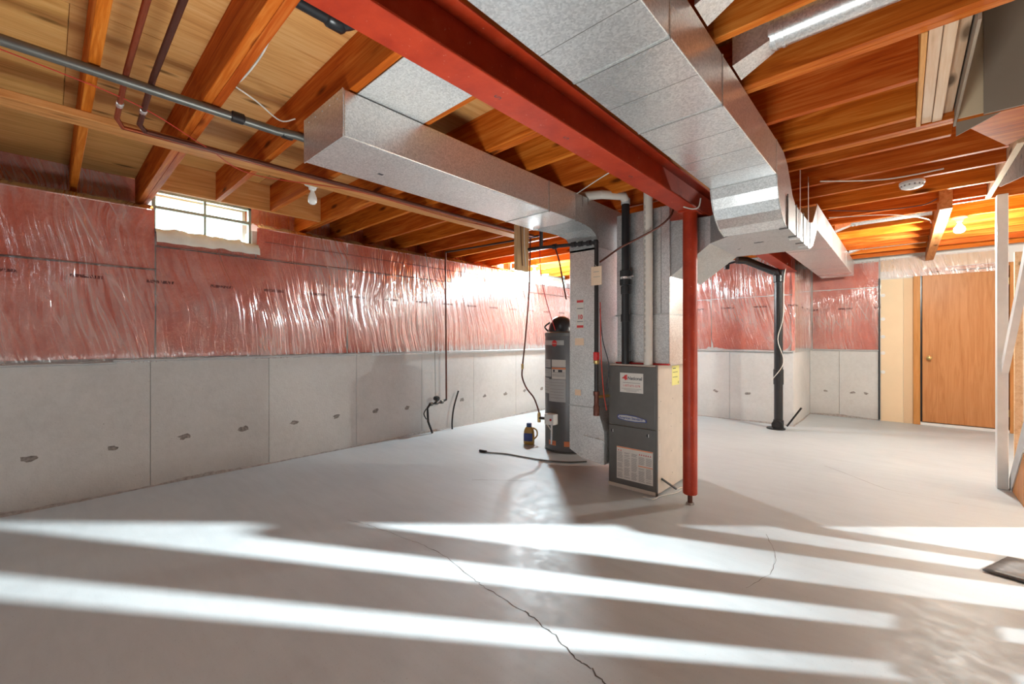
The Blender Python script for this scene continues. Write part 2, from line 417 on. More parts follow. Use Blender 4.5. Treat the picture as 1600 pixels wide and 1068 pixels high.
# concrete walls with formwork panels, tie patches and ragged mortar at the foot
def conc_panel(name_parent, axis, c, u0, u1, side):
    mb = MB(); g = 0.002
    if axis == 'x': mb.box(c - side * 0.03, c, u0 + g, u1 - g, 0.0, 1.03)
    else: mb.box(u0 + g, u1 - g, c - side * 0.03, c, 0.0, 1.03)
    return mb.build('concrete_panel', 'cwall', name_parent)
def tie(parent, axis, c, u, z, side, r=0.03):
    n = 11; pts = []
    for k in range(n):
        a = 2 * math.pi * k / n; rr = r * random.uniform(0.55, 1.25)
        pts.append((u + rr * 1.25 * math.cos(a), z + rr * 0.75 * math.sin(a)))
    mb = MB(); mb.prism(pts, 0 if axis == 'x' else 1, c, c + side * 0.0015)
    return mb.build('tie_patch', 'chip', parent)
def mortar(parent, axis, c, u0, u1, side):
    n = int((u1 - u0) / 0.03); vs = []; fs = []
    for i in range(n + 1):
        u = u0 + (u1 - u0) * i / n
        h = 0.006 + 0.06 * max(0, noise.noise(Vector((u * 1.1, c, 3)))) + 0.012 * abs(noise.noise(Vector((u * 17, c, 1))))
        d = 0.008 + 0.05 * max(0, noise.noise(Vector((u * 1.1, c, 8)))) + 0.01 * abs(noise.noise(Vector((u * 13, c, 5))))
        for (dd, zz) in ((0.0, h), (side * d * 0.4, h * 0.8), (side * d, 0.0005)):
            vs.append((c + dd, u, zz) if axis == 'x' else (u, c + dd, zz))
    for i in range(n):
        for k in range(2): fs.append((3 * i + k, 3 * i + k + 1, 3 * i + 4 + k, 3 * i + 3 + k))
    return MB().add(vs, fs).build('mortar_bead', 'mortar', parent, kind='stuff')

W1 = (0.595, 1.335, 2.10, 2.47)     # window_1 opening y0,y1,z0,z1
W2 = (5.05, 6.55, 2.13, 2.46)
mb = MB()
mb.box(-4.85, -4.545, Y0, YB + 0.2, 0, 1.03)
mb.box(-4.85, -4.64, Y0, YB + 0.2, 1.03, W1[2])
for a, b in ((Y0, W1[0]), (W1[1], W2[0]), (W2[1], YB + 0.2)):
    mb.box(-4.85, -4.64, a, b, W1[2], 2.25)
mb.box(-4.85, -4.64, W2[0], W2[1], W1[2], W2[2])
for a, b in ((Y0, W1[0]), (W1[1], W2[0]), (W2[1], YB + 0.2)):
    mb.box(-5.05, -4.955, a, b, 2.1, 2.64)
for q in (W1, W2): mb.box(-5.05, -4.955, q[0], q[1], q[3] + 0.02, 2.64)
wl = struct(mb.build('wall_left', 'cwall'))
js = [-3.6, -2.1, -1.2, -0.32, 0.564, 1.444, 2.34, 3.22, 4.109, 5.009, 5.9, 6.95]
for a, b in zip(js[:-1], js[1:]): conc_panel(wl, 'x', XW, a, b, 1)
for y in (-0.55, -0.098, 0.335, 0.786, 1.227, 1.679, 2.113, 2.577, 3.001, 3.45, 3.893, 4.323, 4.773, 5.22, 5.67, 6.1): tie(wl, 'x', XW, y, 0.365 + random.uniform(-0.01, 0.01), 1, 0.034)
mortar(wl, 'x', XW, -1.0, YB, 1)
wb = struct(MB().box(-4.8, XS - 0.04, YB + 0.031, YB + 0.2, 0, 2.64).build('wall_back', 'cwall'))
for a, b in zip([-4.52, -3.7, -2.82, -1.932, XS - 0.0], [-3.7, -2.82, -1.932, XS - 0.0]): conc_panel(wb, 'y', YB, a, b, -1)
for x in (-4.1, -3.4, -3.0, -2.5, -2.132, -1.689, -1.3): tie(wb, 'y', YB, x, 0.41, -1)
mortar(wb, 'y', YB, -4.5, XS, -1)
ws = struct(MB().box(XS - 0.2, XS - 0.03, YB + 0.03, YF + 0.2, 0, 2.64).build('wall_side', 'cwall'))
MB().box(XS - 0.032, XS - 0.0005, YB + 0.0005, YB + 0.034, 0, 1.03).build('concrete_corner', 'cwall', ws); conc_panel(ws, 'x', XS, YB + 0.03, YF, 1); mortar(ws, 'x', XS, YB, YF, 1)
wf = struct(MB().box(XS - 0.1, -0.26, YF + 0.03, YF + 0.2, 0, 2.64).build('wall_far', 'cwall'))
conc_panel(wf, 'y', YF, XS, -0.74, -1); conc_panel(wf, 'y', YF, -0.74, -0.275, -1)
for x in (-0.913, -0.578, -0.42): tie(wf, 'y', YF, x, 0.385, -1, 0.026)
mortar(wf, 'y', YF, XS, -0.27, -1)
# finished wall with the door (far right)
mb = MB().box(-0.26, 0.115, YF, YF + 0.12, 0, 2.64).box(1.06, X1, YF, YF + 0.12, 0, 2.64).box(0.115, 1.06, YF, YF + 0.12, 2.19, 2.64)
wd = struct(mb.build('wall_door', 'drywall_w'))
MB().box(-0.25, -0.005, YF - 0.008, YF, 0.0, 2.08).build('painted_board', 'peach', wd)
MB().box(-0.003, 0.10, YF - 0.008, YF, 0.0, 2.08).build('painted_board', 'peach_d', wd)
MB().box(-0.25, 0.95, YF - 0.012, YF, 2.20, 2.36).build('painted_board', 'peach_d', wd)
for z in (0.72, 1.0, 1.24, 1.5, 1.85):
    MB().lathe([(0.026, 0), (0.022, -0.0015)], (-0.225, YF - 0.008, z), 'y', 12).build('filler_spot', 'drywall_w', wd)
struct(MB().box(X1, X1 + 0.1, Y0, 8.5, 0, 2.64).build('wall_right', 'drywall_w'))
struct(MB().box(-5.0, X1, Y0 - 0.1, Y0, 0, 2.64).build('wall_front', 'drywall_w'))

# door
dr = struct(MB().box(0.193, 0.985, YF - 0.015, YF + 0.025, 0.045, 2.13, 0.003).build('door_1', 'door'))
MB().box(0.10, 0.172, YF - 0.035, YF + 0.1, 0.0, 2.19, 0.003).build('door_jamb', 'doorframe', dr)
MB().box(1.0, 1.075, YF - 0.035, YF + 0.1, 0.0, 2.19, 0.003).build('door_jamb', 'doorframe', dr)
MB().box(0.172, 1.0, YF - 0.035, YF + 0.1, 2.145, 2.19, 0.003).build('door_head', 'doorframe', dr)
MB().box(0.172, 0.192, YF + 0.05, YF + 0.09, 0, 2.145).build('door_gap_dark', 'black', dr)  # black strip standing in for the dark gap beside the door
MB().box(0.175, 0.998, YF - 0.03, YF + 0.05, 0.0, 0.035).build('threshold', 'white', dr)
MB().lathe([(0.0, 0), (0.03, 0), (0.03, -0.006), (0.012, -0.012), (0.012, -0.035), (0.028, -0.045), (0.03, -0.06), (0.018, -0.07), (0, -0.071)], (0.262, YF - 0.015, 0.945), 'y', 20).build('door_knob', 'brass', dr, True)
for z in (1.95, 1.05, 0.25): MB().tube([(0.992, YF - 0.022, z - 0.045), (0.992, YF - 0.022, z + 0.045)], 0.008, 8).build('hinge', 'brass', dr)

MB().box(0.0, 1.2, YF + 0.13, YF + 0.16, 0, 2.4).build('door_light_block', 'black', dr)  # unseen backing added to stop sky light leaking round the door
# windows
def window(name, q, x, bars):
    y0, y1, z0, z1 = q
    f = struct(MB().box(x, x + 0.05, y0, y0 + 0.022, z0, z1).box(x, x + 0.05, y1 - 0.022, y1, z0, z1).box(x, x + 0.05, y0, y1, z0, z0 + 0.022).box(x, x + 0.05, y0, y1, z1 - 0.022, z1).build(name, 'frame'))
    ym = (y0 + y1) / 2; zm = z0 + (z1 - z0) * 0.60
    MB().box(x + 0.005, x + 0.045, ym - 0.009, ym + 0.009, z0 + 0.02, z1 - 0.02).build('window_mullion', 'frame', f)
    MB().box(x + 0.01, x + 0.06, y0 + 0.02, y1 - 0.02, zm - 0.013, zm + 0.013).build('window_rail', 'frame', f)
    for a, b in ((y0 + 0.02, ym - 0.008), (ym + 0.008, y1 - 0.02)):
        for c, d in ((z0 + 0.02, zm - 0.012), (zm + 0.012, z1 - 0.02)):
            MB().box(x + 0.02, x + 0.025, a, b, c, d).build('window_pane', 'glass', f)
    return f
w1 = window('window_1', W1, -4.72, 1)
window('window_2', W2, -4.72, 1)
# foam lumps on the sill of window 1
vs = []; fs = []; nn = 40
for i in range(nn + 1):
    y = 0.60 + 0.76 * i / nn
    h = 0.03 + 0.035 * abs(noise.noise(Vector((y * 6, 2, 0)))) + 0.02 * abs(noise.noise(Vector((y * 17, 2, 0))))
    if i > nn * 0.8: h *= 0.6
    for (x, z) in ((-4.68, 2.095 + h * 0.3), (-4.62, 2.095 + h), (-4.55, 2.085 + h * 0.9), (-4.50, 2.05 + h * 0.4), (-4.487, 2.0 + 0.02 * noise.noise(Vector((y * 9, 5, 0))))): vs.append((x, y, z))
for i in range(nn):
    for k in range(4): fs.append((5 * i + k, 5 * i + k + 1, 5 * i + 6 + k, 5 * i + 5 + k))
MB().add(vs, fs).build('sill_foam', 'foam', w1, True)

# ------------------------------------------------------------------ ceiling: subfloor sheets, joists
ceil = struct(MB().box(-5.1, 0.2, Y0, 8.6, ZS + 0.016, ZS + 0.05).box(0.2, 1.72, Y0, 2.27, ZS + 0.016, ZS + 0.05).box(0.2, 0.5, 3.25, 8.6, ZS + 0.016, ZS + 0.05).box(0.5, 1.72, 5.25, 8.6, ZS + 0.016, ZS + 0.05).box(1.72, X1 + 0.1, Y0, 8.6, ZS + 0.016, ZS + 0.05).build('ceiling', 'ply'))
def sheet(x0, x1, y0, y1): MB().box(x0 + 0.002, x1 - 0.002, y0 + 0.002, y1 - 0.002, ZS, ZS + 0.0155).build('subfloor_sheet', 'ply', ceil)
xs = [-5.0, -3.78, -2.56, -1.34, -0.12, 0.2]
for i, (a, b) in enumerate(zip(xs[:-1], xs[1:])):
    y = Y0 + (0 if i % 2 else 1.22) - 1.22
    while y < 8.5:
        sheet(a, b, max(y, Y0), min(y + 2.44, 8.6)); y += 2.44
for a, b, c, d in ((0.2, 1.42, Y0, -1.16), (0.2, 1.42, -1.16, 1.28), (0.2, 1.42, 1.28, 2.26), (0.2, 0.5, 3.26, 5.7), (0.2, 1.42, 5.7, 8.5), (1.42, 2.64, 5.7, 8.5), (2.64, 5.1, 5.7, 8.5)): sheet(a, b, c, d)
TH = 0.038
jm = {}
def joist(x0, x1, y, z0=ZJ, mat='joist', name='joist'):
    key = (round(x0, 3), round(x1, 3), mat, z0)
    if key not in jm:
        mb = MB().box(x0, x1, -TH / 2, TH / 2, z0, ZS - 0.001, 0.002)
        o = mb.build(name, mat, ceil); jm[key] = o
    else:
        o = jm[key].copy(); COL.objects.link(o)
    o.location = (0, y, 0); return o
XE = -4.925
for y in (-3.2, -2.8, -2.4, -2.0, -1.55, -1.13, -0.71, -0.28, 0.132, 0.53, 0.569, 1.848, 1.887, 2.235, 2.65, 3.06, 3.47, 3.91, 4.34, 4.75, 5.16, 5.57, 5.98, 6.39, 6.80):
    joist(XE, -1.16, y)
for y in (0.97, 1.385): joist(-4.25, -1.16, y)
# window header carrying the two short joists
MB().box(-4.29, -4.252, 0.59, 1.827, ZJ + 0.001, ZS - 0.002, 0.002).build('header', 'lumber_y', ceil)
for y in (-3.2, -2.8, -2.4, -2.0, -1.55, -1.13, -0.71, -0.28, 0.13, 0.54, 0.95, 1.36, 1.77, 2.192, 2.232): joist(-1.135, 5.1, y)
for y in (2.64, 3.078): joist(-1.135, 0.048, y)
for y in (3.245, 3.284): joist(-1.135, 0.20, y)
joist(-1.135, 0.20, 3.487); joist(-1.135, 0.47, 3.925)
for y in (4.255, 4.72, 5.135): joist(-1.135, 0.495, y)
joist(-1.135, 0.25, 5.42)
for y in (5.86, 6.27, 6.68, 7.08, 7.49, 7.9): joist(-1.135, 0.215, y); joist(0.305, 5.1, y)
# nailers between two joists beside the stair opening and side boards
MB().box(0.049, 0.068, 2.253, 3.224, ZJ - 0.003, ZS - 0.002, 0.002).build('trimmer', 'lumber_y', ceil)
for a, b, z in ((0.070, 0.110, 2.372), (0.112, 0.150, 2.368), (0.152, 0.190, 2.40)):
    MB().box(a, b, 2.255, 3.222, z, z + 0.088, 0.002).build('nailer', 'pale_x', ceil)
MB().box(0.196, 0.206, 2.256, 3.30, 2.345, 2.60).build('stair_opening_edge', 'drywall_b', ceil)
MB().box(0.497, 0.53, 3.9, 5.25, ZJ, ZS, 0.002).build('trimmer', 'pale_x', ceil)
MB().box(0.22, 0.30, 5.07, 8.2, 2.29, 2.50, 0.003).build('trimmer', 'lumber_y', ceil)
MB().box(0.31, 1.75, 5.26, 5.30, ZJ, ZS, 0.002).build('header', 'joist', ceil)
# strapping under the left joists
MB().box(-3.205, -3.075, -3.0, 3.62, 2.326, ZJ - 0.001, 0.003).build('strapping_board', 'lumber_y', ceil)
# stair opening above (seen as sheets standing over the opening)
MB().box(0.207, 1.70, 3.235, 3.245, 2.36, 3.2).build('opening_lining', 'peach', ceil)
MB().box(0.30, 1.68, 3.215, 3.230, 2.345, 3.2).build('opening_drywall', 'drywall_b', ceil)
MB().box(0.2, 1.72, 2.26, 5.3, 3.2, 3.25).build('opening_cap', 'drywall_w', ceil)
MB().box(1.70, 1.72, 2.26, 5.3, 2.6, 3.2).box(0.18, 0.2, 2.26, 5.3, 2.62, 3.2).box(0.2, 1.7, 5.28, 5.30, 2.6, 3.2).box(0.2, 1.7, 2.25, 2.27, 2.62, 3.2).build('opening_lining', 'drywall_w', ceil)
mb = MB().prism([(0.207, 3.26), (0.60, 3.26), (0.60, 3.55), (0.452, 3.86)], 2, 2.352, 2.362); mb.build('soffit_sheet', 'joist', ceil)
mb = MB().prism([(0.205, 2.28), (0.205, 2.36), (0.38, 2.36)], 1, 3.262, 3.272); mb.build('drywall_scrap', 'drywall_b', ceil)
mb = MB().prism([(4.88, 2.42), (4.88, 2.355), (3.97, 2.185), (3.6, 2.12), (3.6, 2.42)], 0, 0.532, 0.544); mb.build('stair_sheet', 'osb', ceil)

# ------------------------------------------------------------------ insulation and vapour barrier
def nz(a, b, c=0.0): return noise.noise(Vector((a, b, c)))
def batt(parent, axis, c, u0, u1, z0, z1, side, curve=False, seed=0):
    # soft slab; front face at c
    nu = max(3, int((u1 - u0) / 0.07)); nzc = max(3, int((z1 - z0) / 0.08)); vs = []; fs = []
    g = 0.006
    for i in range(nu + 1):
        for k in range(nzc + 1):
            u = u0 + g + (u1 - u0 - 2 * g) * i / nu; z = z0 + g + (z1 - z0 - 2 * g) * k / nzc
            e = min(i / nu, 1 - i / nu, k / nzc, 1 - k / nzc)
            d = 0.02 * nz(u * 4, z * 4, seed) - 0.025 * max(0, 1 - e * 10)
            vs.append((c + side * d, u, z) if axis == 'x' else (u, c + side * d, z))
    W = nzc + 1
    for i in range(nu):
        for k in range(nzc): fs.append((i * W + k, i * W + k + 1, (i + 1) * W + k + 1, (i + 1) * W + k))
    return MB().add(vs, fs).build('insulation_batt', 'pink', parent, True)
ins = thing('wall_insulation', 'pink insulation behind wrinkled clear plastic on upper left wall, printed marks along it', 'insulation', (XW, 1.5, 1.04))
cuts = [-3.6, -1.9, -0.6, 0.60, 2.25, 3.9, 5.4, 6.93]
for n_, (a, b) in enumerate(zip(cuts[:-1], cuts[1:])):
    zt = 1.775 if b <= 0.61 else 1.972
    batt(ins, 'x', XW - 0.012, a, b, 1.045, zt, 1, seed=n_)
    if (a, b) == (0.60, 2.25):
        batt(ins, 'x', XW - 0.012, 0.60, 1.345, zt, 2.075, 1, seed=n_ + 9); batt(ins, 'x', XW - 0.012, 1.345, b, zt, 2.27, 1, seed=n_ + 9)
    elif a == 5.4: batt(ins, 'x', XW - 0.012, 6.56, b, zt, 2.27, 1, seed=n_ + 9); batt(ins, 'x', XW - 0.012, a, 6.56, zt, 2.12, 1, seed=n_ + 9)
    else: batt(ins, 'x', XW - 0.012, a, b, zt, 2.27 if a != 3.9 else 2.12, 1, seed=n_ + 9)
# batts rolled back over the wall top, between the joists
vs = []; fs = []
prof = [(-4.535, 2.262), (-4.60, 2.305), (-4.72, 2.335), (-4.86, 2.36), (-4.94, 2.40), (-4.945, 2.50), (-4.945, 2.60)]
def topcurve(ya, yb):
    n = int((yb - ya) / 0.05); vs = []; fs = []; L = len(prof)
    for i in range(n + 1):
        y = ya + (yb - ya) * i / n
        for j, (x, z) in enumerate(prof): vs.append((x + 0.02 * nz(y * 6, z * 8, 3), y, z + (0.012 * nz(y * 7, x * 6, 1) if 0 < j < 4 else 0)))
    for i in range(n):
        for j in range(L - 1): fs.append((i * L + j, i * L + j + 1, (i + 1) * L + j + 1, (i + 1) * L + j))
    return MB().add(vs, fs).build('insulation_batt', 'pink', ins, True)
topcurve(Y0, 0.585); topcurve(1.36, 5.0); topcurve(6.6, 6.93)
# the film
def fold(u, z, s=0.0):
    # long soft folds that fan out from pinned spots plus short crinkles
    sh = u + (z - 1.05) * (0.16 + 0.12 * nz(u * 0.7, 0, s))
    a = abs(nz(sh * 11.0, z * 0.55, s + 1)) ** 0.8
    b = abs(nz(sh * 27, z * 1.1, s + 2))
    amp = 0.35 + 0.65 * (0.5 + nz(u * 0.9, z * 1.5, s + 5))
    e = min(1.0, (z - 1.02) / 0.08)
    return (0.013 * a + 0.006 * b) * amp * max(0, e)
def film_left():
    P = [(XW + 0.004, 1.015), (XW + 0.010, 1.05)] + [(XW + 0.012, 1.05 + 0.045 * k) for k in range(1, 27)]
    P = [p for p in P if p[1] < 2.24] + [(-4.512, 2.262), (-4.56, 2.295), (-4.66, 2.325), (-4.80, 2.350), (-4.92, 2.395), (-4.93, 2.47), (-4.93, 2.595)]
    n = int((YB - Y0) / 0.022); L = len(P); vs = []; fs = []
    for i in range(n + 1):
        y = Y0 + (YB - 0.01 - Y0) * i / n
        for (x, z) in P:
            vs.append((x + fold(y, z), y, z + (0.012 * nz(y * 9, z * 9, 2) if z > 2.28 and z < 2.36 else 0)))
    for i in range(n):
        y = Y0 + (YB - Y0) * (i + 0.5) / n
        for j in range(L - 1):
            z = (P[j][1] + P[j + 1][1]) / 2
            dip = 2.045 + 0.02 * nz(y * 8, 1, 1)
            if 0.575 < y < 1.345 and z > dip: continue
            if W2[0] - 0.03 < y < W2[1] + 0.03 and z > 2.12: continue
            fs.append((i * L + j, i * L + j + 1, (i + 1) * L + j + 1, (i + 1) * L + j))
    return MB().add(vs, fs).build('plastic_film', 'film_y', ins, True)
film_left()
# fan of deep gathers near the window corner and sealing strip at the bottom edge
for (y0, y1, z) in ((-3.6, 0.36, 1.018), (0.34, 3.2, 1.035), (3.2, 6.93, 1.033)):
    pts = [(XW + 0.012, y0 + (y1 - y0) * k / 24, z + 0.006 * nz(k * 0.9, z * 50)) for k in range(25)]
    MB().tube(pts, 0.0085, 6).build('sealant_strip', 'greypaint', ins, True)
for (y0, y1, z) in ((-3.6, 0.6, 1.774), (0.6, 6.9, 1.972), (1.4, 6.9, 2.13)):
    pts = [(XW + 0.030, y0 + (y1 - y0) * k / 60, z + 0.004 * nz(k * 0.5, z * 50)) for k in range(61)]
    MB().tube(pts, 0.0028, 5).build('film_crease', 'copper_d', ins, True)

def film_grid(parent, axis, c, u0, u1, z0, z1, side, mat, seed=0, amp=1.0, du=0.025, dz=0.05, name='plastic_film'):
    nu = int((u1 - u0) / du); nk = int((z1 - z0) / dz); vs = []; fs = []
    for i in range(nu + 1):
        for k in range(nk + 1):
            u = u0 + (u1 - u0) * i / nu; z = z0 + (z1 - z0) * k / nk; d = side * amp * (0.008 + fold(u, z, seed))
            vs.append((c + d, u, z) if axis == 'x' else (u, c + d, z))
    for i in range(nu):
        for k in range(nk):
            a = i * (nk + 1) + k; fs.append((a, a + 1, a + nk + 2, a + nk + 1))
    return MB().add(vs, fs).build(name, mat, parent, True)
ib = thing('wall_insulation', 'pink insulation under clear plastic on the back wall behind the red column', 'insulation', (-2.8, YB, 1.04))
for a, b in ((-4.5, -3.4), (-3.4, -2.2), (-2.2, XS)):
    batt(ib, 'y', YB, a, b, 1.045, 1.82, -1, seed=a); batt(ib, 'y', YB, a, b, 1.82, 2.36, -1, seed=a + 5)
film_grid(ib, 'y', YB - 0.01, -4.5, XS + 0.03, 1.02, 2.37, -1, 'film_x', 3)
MB().tube([(-4.45, YB - 0.02, 1.035), (XS, YB - 0.02, 1.03)], 0.009, 6).build('sealant_strip', 'greypaint', ib)
isd = thing('wall_insulation', 'pink insulation under plastic wrapping the short corner wall beside the black drain pipe', 'insulation', (XS, 7.6, 1.04))
batt(isd, 'x', XS + 0.005, YB - 0.01, YF - 0.03, 1.04, 2.36, 1, seed=4)
film_grid(isd, 'x', XS + 0.012, YB - 0.02, YF - 0.03, 1.02, 2.36, 1, 'film_y', 6)
ifr = thing('wall_insulation', 'pink insulation under loose clear plastic left of the wooden door', 'insulation', (-0.7, YF, 1.04))
batt(ifr, 'y', YF - 0.005, XS + 0.03, -0.27, 1.04, 1.98, -1, seed=8); batt(ifr, 'y', YF - 0.005, XS + 0.03, -0.27, 1.98, 2.36, -1, seed=18)
film_grid(ifr, 'y', YF - 0.012, XS + 0.04, -0.25, 1.02, 2.37, -1, 'film_x', 12)
MB().tube([(XS + 0.03, YF - 0.02, 1.035), (-0.27, YF - 0.02, 1.035)], 0.009, 6).build('sealant_strip', 'greypaint', ifr)
MB().box(-0.272, -0.256, YF - 0.03, YF, 0.02, 2.1).build('dark_gap_strip', 'black', ifr)
hd = film_grid(None, 'y', YF - 0.045, -0.24, 0.95, 2.09, 2.37, -1, 'film_clear', 21, 1.6, 0.02, 0.02, 'loose_plastic_sheet')
tag(hd, 'loose clear plastic sheet draped across the wall above the wooden door', 'plastic sheet')

# ================================================================== STEEL BEAM AND COLUMN
bmx0, bmx1 = -1.215, -1.080; zb, zt = 2.130, 2.325; xc = (bmx0 + bmx1) / 2
t = thing('steel_beam', 'long red painted steel beam running under the joists to the back wall', 'beam', (xc, 2.0, zb))
ya, yb = -3.5, YB - 0.0
MB().box(bmx0, bmx1, ya, yb, zb, zb + 0.011, 0.002).build('bottom_flange', 'red', t)
MB().box(bmx0, bmx1, ya, yb, zt - 0.011, zt, 0.002).build('top_flange', 'red', t)
MB().prism([(xc - 0.0035, zb + 0.011), (xc + 0.0035, zb + 0.011), (xc + 0.0035, zt - 0.011), (xc - 0.0035, zt - 0.011)], 1, ya, yb).build('web', 'red', t)
MB().box(bmx0 + 0.015, bmx1 - 0.015, ya, yb, zt, ZJ, 0.002).build('sill_plate', 'lumber_y', t)
for y, s in ((1.17, 'S'), (1.62, 'S'), (2.25, 'S')):
    text_mesh(s, 0.045, 'ink', t, (xc, y, zb - 0.0008), (1, 0, 0), (0, -1, 0), 'crayon_mark').rotation_euler = (0, 0, 0)
t = thing('steel_column', 'red round steel column under the beam beside the furnace', 'column', (-1.148, 3.17, 0))
cc = (-1.148, 3.17, 0)
MB().lathe([(0.0, 0.075), (0.046, 0.075), (0.05, 0.08), (0.05, 2.118), (0, 2.118)], cc, 'z', 32).build('tube', 'red', t, True)
MB().lathe([(0.0, 0.0), (0.017, 0.0), (0.017, 0.08), (0, 0.08)], cc, 'z', 16).build('adjusting_screw', 'copper_d', t, True)
MB().lathe([(0.0, -0.001), (0.03, 0.001), (0.026, 0.012), (0, 0.012)], cc, 'z', 12).build('floor_socket', 'mortar', t)
MB().box(-1.21, -1.085, 3.10, 3.24, 2.118, 2.130, 0.002).build('cap_plate', 'red', t)

# ================================================================== MAIN DUCT (right of beam)
DX0, DX1 = -0.905, -0.541; DZ0, DZ1 = 2.152, 2.355
t = thing('supply_duct', 'large galvanized rectangular duct along the beam, dropping past the column', 'duct', (-0.72, 2.0, 2.15))
def rect(x0, x1, y, z0, z1): return [(x0, y, z0), (x1, y, z0), (x1, y, z1), (x0, y, z1)]
def dsec(x0, x1, y0, y1, z0, z1, par, mat='galv', b=0.004): return MB().box(x0, x1, y0, y1, z0, z1, b).build('duct_section', mat, par)
def cleat(x0, x1, y, z0, z1, par, wv=0.010, pr=0.002):
    mb = MB()
    mb.box(x0 - pr, x1 + pr, y - wv / 2, y + wv / 2, z0 - pr, z0 + 0.001).box(x1 - 0.001, x1 + pr, y - wv / 2, y + wv / 2, z0 - 0.01, z1)
    mb.box(x0 - pr, x0 + 0.001, y - wv / 2, y + wv / 2, z0 - pr, z1)
    o = mb.build('drive_cleat', 'galv_dull', par)
    MB().box(x0, x1, y + wv / 2, y + wv / 2 + 0.006, z0 - 0.0006, z0 + 0.001).box(x1 - 0.001, x1 + 0.0006, y + wv / 2, y + wv / 2 + 0.003, z0, z1).build('seam_gap', 'seam', par)
    return o
for a, b in ((-3.4, -1.2), (-1.2, 0.06), (0.06, 1.322), (1.322, 1.85), (1.85, 2.845)): dsec(DX0, DX1, a + 0.001, b - 0.001, DZ0, DZ1, t)
for y in (-1.2, 0.06, 1.322, 1.85, 2.845): cleat(DX0, DX1, y, DZ0, DZ1, t)
for y in (1.12, 1.58, 2.1, 2.35, 2.62):
    MB().box(DX0 + 0.004, DX1 - 0.004, y - 0.0012, y + 0.0012, DZ0 - 0.0004, DZ0 + 0.001).build('stiffening_crease', 'seam', t)
# S-curve down
low = [(2.85, 2.152), (2.87, 2.09), (2.90, 2.03), (2.95, 1.975), (3.02, 1.93), (3.13, 1.902)]
up = [(3.42, 2.118), (3.33, 2.15), (3.26, 2.22), (3.17, 2.30), (3.05, 2.345), (2.85, 2.355)]
MB().prism(low + up, 0, DX0, DX1).build('duct_elbow', 'galv', t)
for x in (DX1, DX0):
    MB().tube([(x, y, z) for y, z in low], 0.004, 6).build('elbow_seam', 'galv_dull', t)
BX0 = -1.04
MB().prism([(DX1 + 0.006, 3.13), (-0.88, 3.13), (BX0, 3.27), (BX0, 3.95), (DX1 + 0.006, 3.99)], 2, 1.90, 2.10).build('duct_section', 'galv_dull', t)
for y in (3.135, 3.42, 3.69): MB().box(DX1 + 0.004, DX1 + 0.010, y - 0.006, y + 0.006, 1.895, 2.11).box(DX1 - 0.04, DX1 + 0.01, y - 0.006, y + 0.006, 1.894, 1.902).build('drive_cleat', 'seam', t)
MB().box(-0.8, -0.74, 3.46, 3.48, 1.8985, 1.90).build('stamp_mark', 'ink', t); MB().box(-0.95, -0.93, 3.62, 3.63, 1.8985, 1.9).build('stamp_mark', 'ink', t)
MB().loft([rect(-0.93, DX1 + 0.006, 3.99, 1.902, 2.10), rect(-0.93, DX1 + 0.004, 4.15, 1.95, 2.14), rect(-0.93, DX1, 4.42, 2.135, 2.335)]).build('duct_transition', 'galv', t)
MB().box(DX1 + 0.003, DX1 + 0.009, 3.985, 3.999, 1.90, 2.11).build('drive_cleat', 'seam', t)
dsec(-0.93, DX1, 4.42, 5.42, 2.135, 2.355, t); dsec(-0.93, DX1, 5.424, 6.9, 2.135, 2.355, t); dsec(-0.93, DX1, 6.904, 8.05, 2.135, 2.355, t)
for y in (4.42, 5.42, 6.9): cleat(-0.93, DX1, y, 2.135, 2.345, t)
# branch under the beam into the furnace plenum
MB().prism([(BX0, 1.90), (-1.335, 1.69), (-1.335, 2.118), (BX0, 2.10)], 1, 3.27, 3.95).build('branch_duct', 'galv_dull', t)
MB().tube([(BX0 - 0.003, 3.268, 1.898), (-1.335, 3.268, 1.688)], 0.004, 6).build('branch_seam', 'galv_dull', t)
# hanger straps
for y, x in ((3.52, DX1 + 0.012), (3.86, DX1 + 0.012)):
    MB().box(x, x + 0.003, y - 0.012, y + 0.012, 1.90, 2.42).box(x - 0.06, x + 0.003, y - 0.012, y + 0.012, 1.896, 1.90).build('hanger_strap', 'galv', t)

# take-off branch ducts in the joist bays
def round_branch(label, x0, x1, y, z, r, elbow=True):
    t = thing('round_duct', label, 'duct', (x0, y, z))
    MB().lathe([(r, x) for x in (0.12, x1 - x0)], (x0, y, z), 'x', 20).build('duct_pipe', 'galv', t, True)
    for k in range(2): MB().lathe([(r + 0.004, 0.13 + k * 0.03), (r + 0.004, 0.142 + k * 0.03)], (x0, y, z), 'x', 20).build('collar_ring', 'galv', t, True)
    vs = [(x0 - 0.01, y - r * 1.1, z - r * 1.7), (x0 - 0.01, y + r * 1.1, z - r * 1.7), (x0 - 0.01, y + r * 1.1, z + r), (x0 - 0.01, y - r * 1.1, z + r)]
    vs2 = [(x0 + 0.125, y - r * 0.8, z - r * 0.8), (x0 + 0.125, y + r * 0.8, z - r * 0.8), (x0 + 0.125, y + r * 0.8, z + r * 0.8), (x0 + 0.125, y - r * 0.8, z + r * 0.8)]
    MB().loft([vs, vs2]).build('takeoff_boot', 'galv', t)
    return t
round_branch('silver round branch duct between joists above the main duct, nearest', -0.53, 3.0, 2.05, 2.475, 0.062)
round_branch('silver round branch duct between joists at the top edge of the photo', -0.53, 3.0, 1.60, 2.475, 0.062)
round_branch('silver round branch duct between brightly lit joists near the glowing bulb', -0.53, 0.2, 5.72, 2.44, 0.05)
round_branch('short silver branch duct at the very end of the duct by the far wall', -0.53, 0.2, 7.3, 2.44, 0.05)

